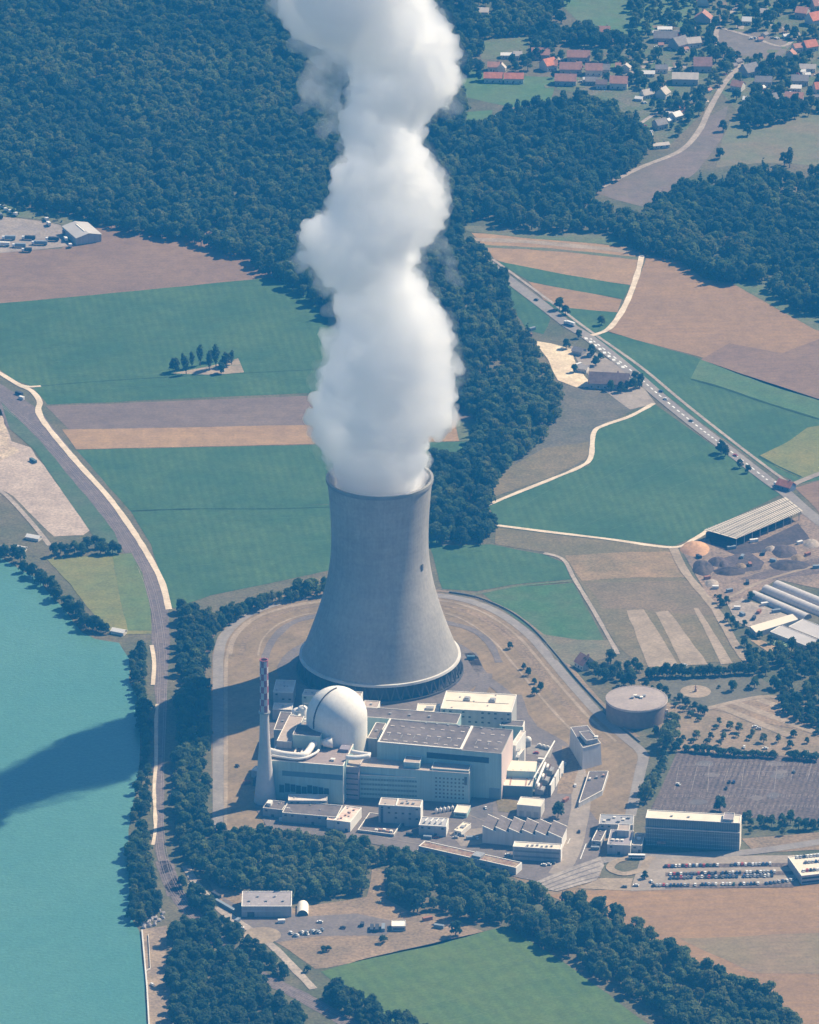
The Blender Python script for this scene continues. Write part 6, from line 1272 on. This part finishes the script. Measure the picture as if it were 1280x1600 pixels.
for wi, (lab, poly, sp, s, ks, ex) in enumerate(WOODS):
    q = poisson(poly, sp, 100 + wi, ex)
    if 'garden' in lab:
        hp = np.array([tuple(G(h[0], h[1]))[:2] + (h[2] / 3.2 + 5,) for h in HS]); dd = np.hypot(q[:, None, 0] - hp[None, :, 0], (q[:, None, 1] - hp[None, :, 1] + 9) * .62); q = q[(dd > hp[None, :, 2]).all(1)]
    r_ = np.random.default_rng(200 + wi)
    v = r_.choice(ks, len(q)); lf = np.array([mnoise.noise(Vector((a * .012, b_ * .009, wi))) for a, b_ in q]) + r_.normal(0, .22, len(q)); v = np.where((lf > .34) & (2 in ks), 2, np.where((lf < -.34) & (7 in ks), 7, v)); sca = s * (.68 + .62 * r_.random(len(q)) ** 1.4) * (1 + .14 * np.sin(q[:, 0] * .045) * np.cos(q[:, 1] * .03)); allp.append((q, v, sca))
    for k in range(len(q)):
        if 8 <= wi <= 11 or wi in (7, len(WOODS) - 1): cand.append((math.dist((q[k][0], q[k][1], 8), CAM), wi, k, q[k]))
cand.sort(key=lambda c: c[0])
def inframe(q):
    d = Vector((q[0], q[1], 6)) - CAM; x = 640 + d.x / d.dot(_f) * FPX; y = 800 - d.dot(_u) / d.dot(_f) * FPX; return -10 < x < 1290 and y < 1612
cand = [c for c in cand if inframe(c[3])]
nind = max(0, 318 - NT[0]); used = set()
WL = {7: 'leafy tree in the strip between river and railway', 8: 'leafy tree in the wood left and south of the station fence', 9: 'leafy tree in the wood between fresh green field and brown field', 10: 'leafy tree in the bottom left wood beside the river quay', 14: 'leafy tree in the narrow hedge between railway and works lane', 11: 'leafy tree along the bottom edge of the fresh green field'}
for (d, wi, k, q) in cand[:nind]:
    used.add((wi, k)); v = int(allp[wi][1][k]); tree(v, 0, 0, float(allp[wi][2][k]), WL[wi], WL[wi].replace('leafy tree', 'trees'), xy=q)
for v in range(len(KINDS)):   # every kind has at least one real tree standing somewhere
    if (v, 'crown') not in PROTO: tree(v, 1262 + v * 4, 1010, .7, 'tree behind the glasshouses at the right edge')
def gn_wood(wi, name):
    lab, poly, sp, s, ks, ex = WOODS[wi]; q, v, sca = allp[wi]
    keep = [k for k in range(len(q)) if (wi, k) not in used]
    if not keep: return
    q, v, sca = q[keep], v[keep], sca[keep]; r_ = np.random.default_rng(wi)
    me = bpy.data.meshes.new(name); me.from_pydata([(float(a), float(b_), 0) for a, b_ in q], [], [])
    for an, ty, da in (('vi', 'INT', np.array([list(dict.fromkeys(sorted(set(ks)))).index(x) for x in v], np.int32)), ('sc', 'FLOAT', sca.astype(np.float32)), ('rz', 'FLOAT', r_.uniform(0, 6.28, len(q)).astype(np.float32))):
        at = me.attributes.new(an, ty, 'POINT'); at.data.foreach_set('value', da)
    o = bpy.data.objects.new(name, me); col.objects.link(o); o['label'] = lab; o['category'] = 'woodland'; o['kind'] = 'stuff'
    ng = bpy.data.node_groups.new(name, 'GeometryNodeTree'); ng.interface.new_socket('Geometry', in_out='INPUT', socket_type='NodeSocketGeometry'); ng.interface.new_socket('Geometry', in_out='OUTPUT', socket_type='NodeSocketGeometry')
    N = ng.nodes; L = ng.links; gi = N.new('NodeGroupInput'); go = N.new('NodeGroupOutput'); iop = N.new('GeometryNodeInstanceOnPoints'); jn = N.new('GeometryNodeJoinGeometry')
    for x in sorted(set(ks), reverse=True):
        j2 = N.new('GeometryNodeJoinGeometry')
        for nm in ('crown', 'trunk'):
            oi = N.new('GeometryNodeObjectInfo'); oi.inputs['Object'].default_value = PROTO[(x, nm)]; oi.transform_space = 'ORIGINAL'; L.new(oi.outputs['Geometry'], j2.inputs[0])
        g2 = N.new('GeometryNodeGeometryToInstance'); L.new(j2.outputs[0], g2.inputs[0]); L.new(g2.outputs[0], jn.inputs[0])
    def attr(n_, ty):
        a = N.new('GeometryNodeInputNamedAttribute'); a.data_type = ty; a.inputs['Name'].default_value = n_; return [s_ for s_ in a.outputs if s_.enabled][0]
    L.new(gi.outputs[0], iop.inputs['Points']); L.new(jn.outputs[0], iop.inputs['Instance']); iop.inputs['Pick Instance'].default_value = True
    L.new(attr('vi', 'INT'), iop.inputs['Instance Index']); L.new(attr('sc', 'FLOAT'), iop.inputs['Scale'])
    cx = N.new('ShaderNodeCombineXYZ'); L.new(attr('rz', 'FLOAT'), cx.inputs[2]); L.new(cx.outputs[0], iop.inputs['Rotation'])
    L.new(iop.outputs[0], go.inputs[0]); md = o.modifiers.new('instances', 'NODES'); md.node_group = ng
    return o
for wi in range(len(WOODS)): gn_wood(wi, 'woodland')

# ------------------------------------------------------------------ haze
b = MB(); S = 15000; b.box(-S, S, -S, S, -1.2, CAM.z + 60)
hz = b.build('haze', []); hz['kind'] = 'stuff'
m = bpy.data.materials.new('haze_air'); m.use_nodes = True; N = m.node_tree.nodes; N.remove(N['Principled BSDF'])
pv = N.new('ShaderNodeVolumePrincipled'); pv.inputs['Color'].default_value = (*HAZE_COL, 1); pv.inputs['Density'].default_value = HAZE_DENS; pv.inputs['Anisotropy'].default_value = 0
m.node_tree.links.new(pv.outputs[0], N['Material Output'].inputs['Volume']); m.cycles.homogeneous_volume = True
hz.data.materials.append(m)
print('TREES', NT[0], 'woods', [len(a[0]) for a in allp], 'objects', len(bpy.data.objects))
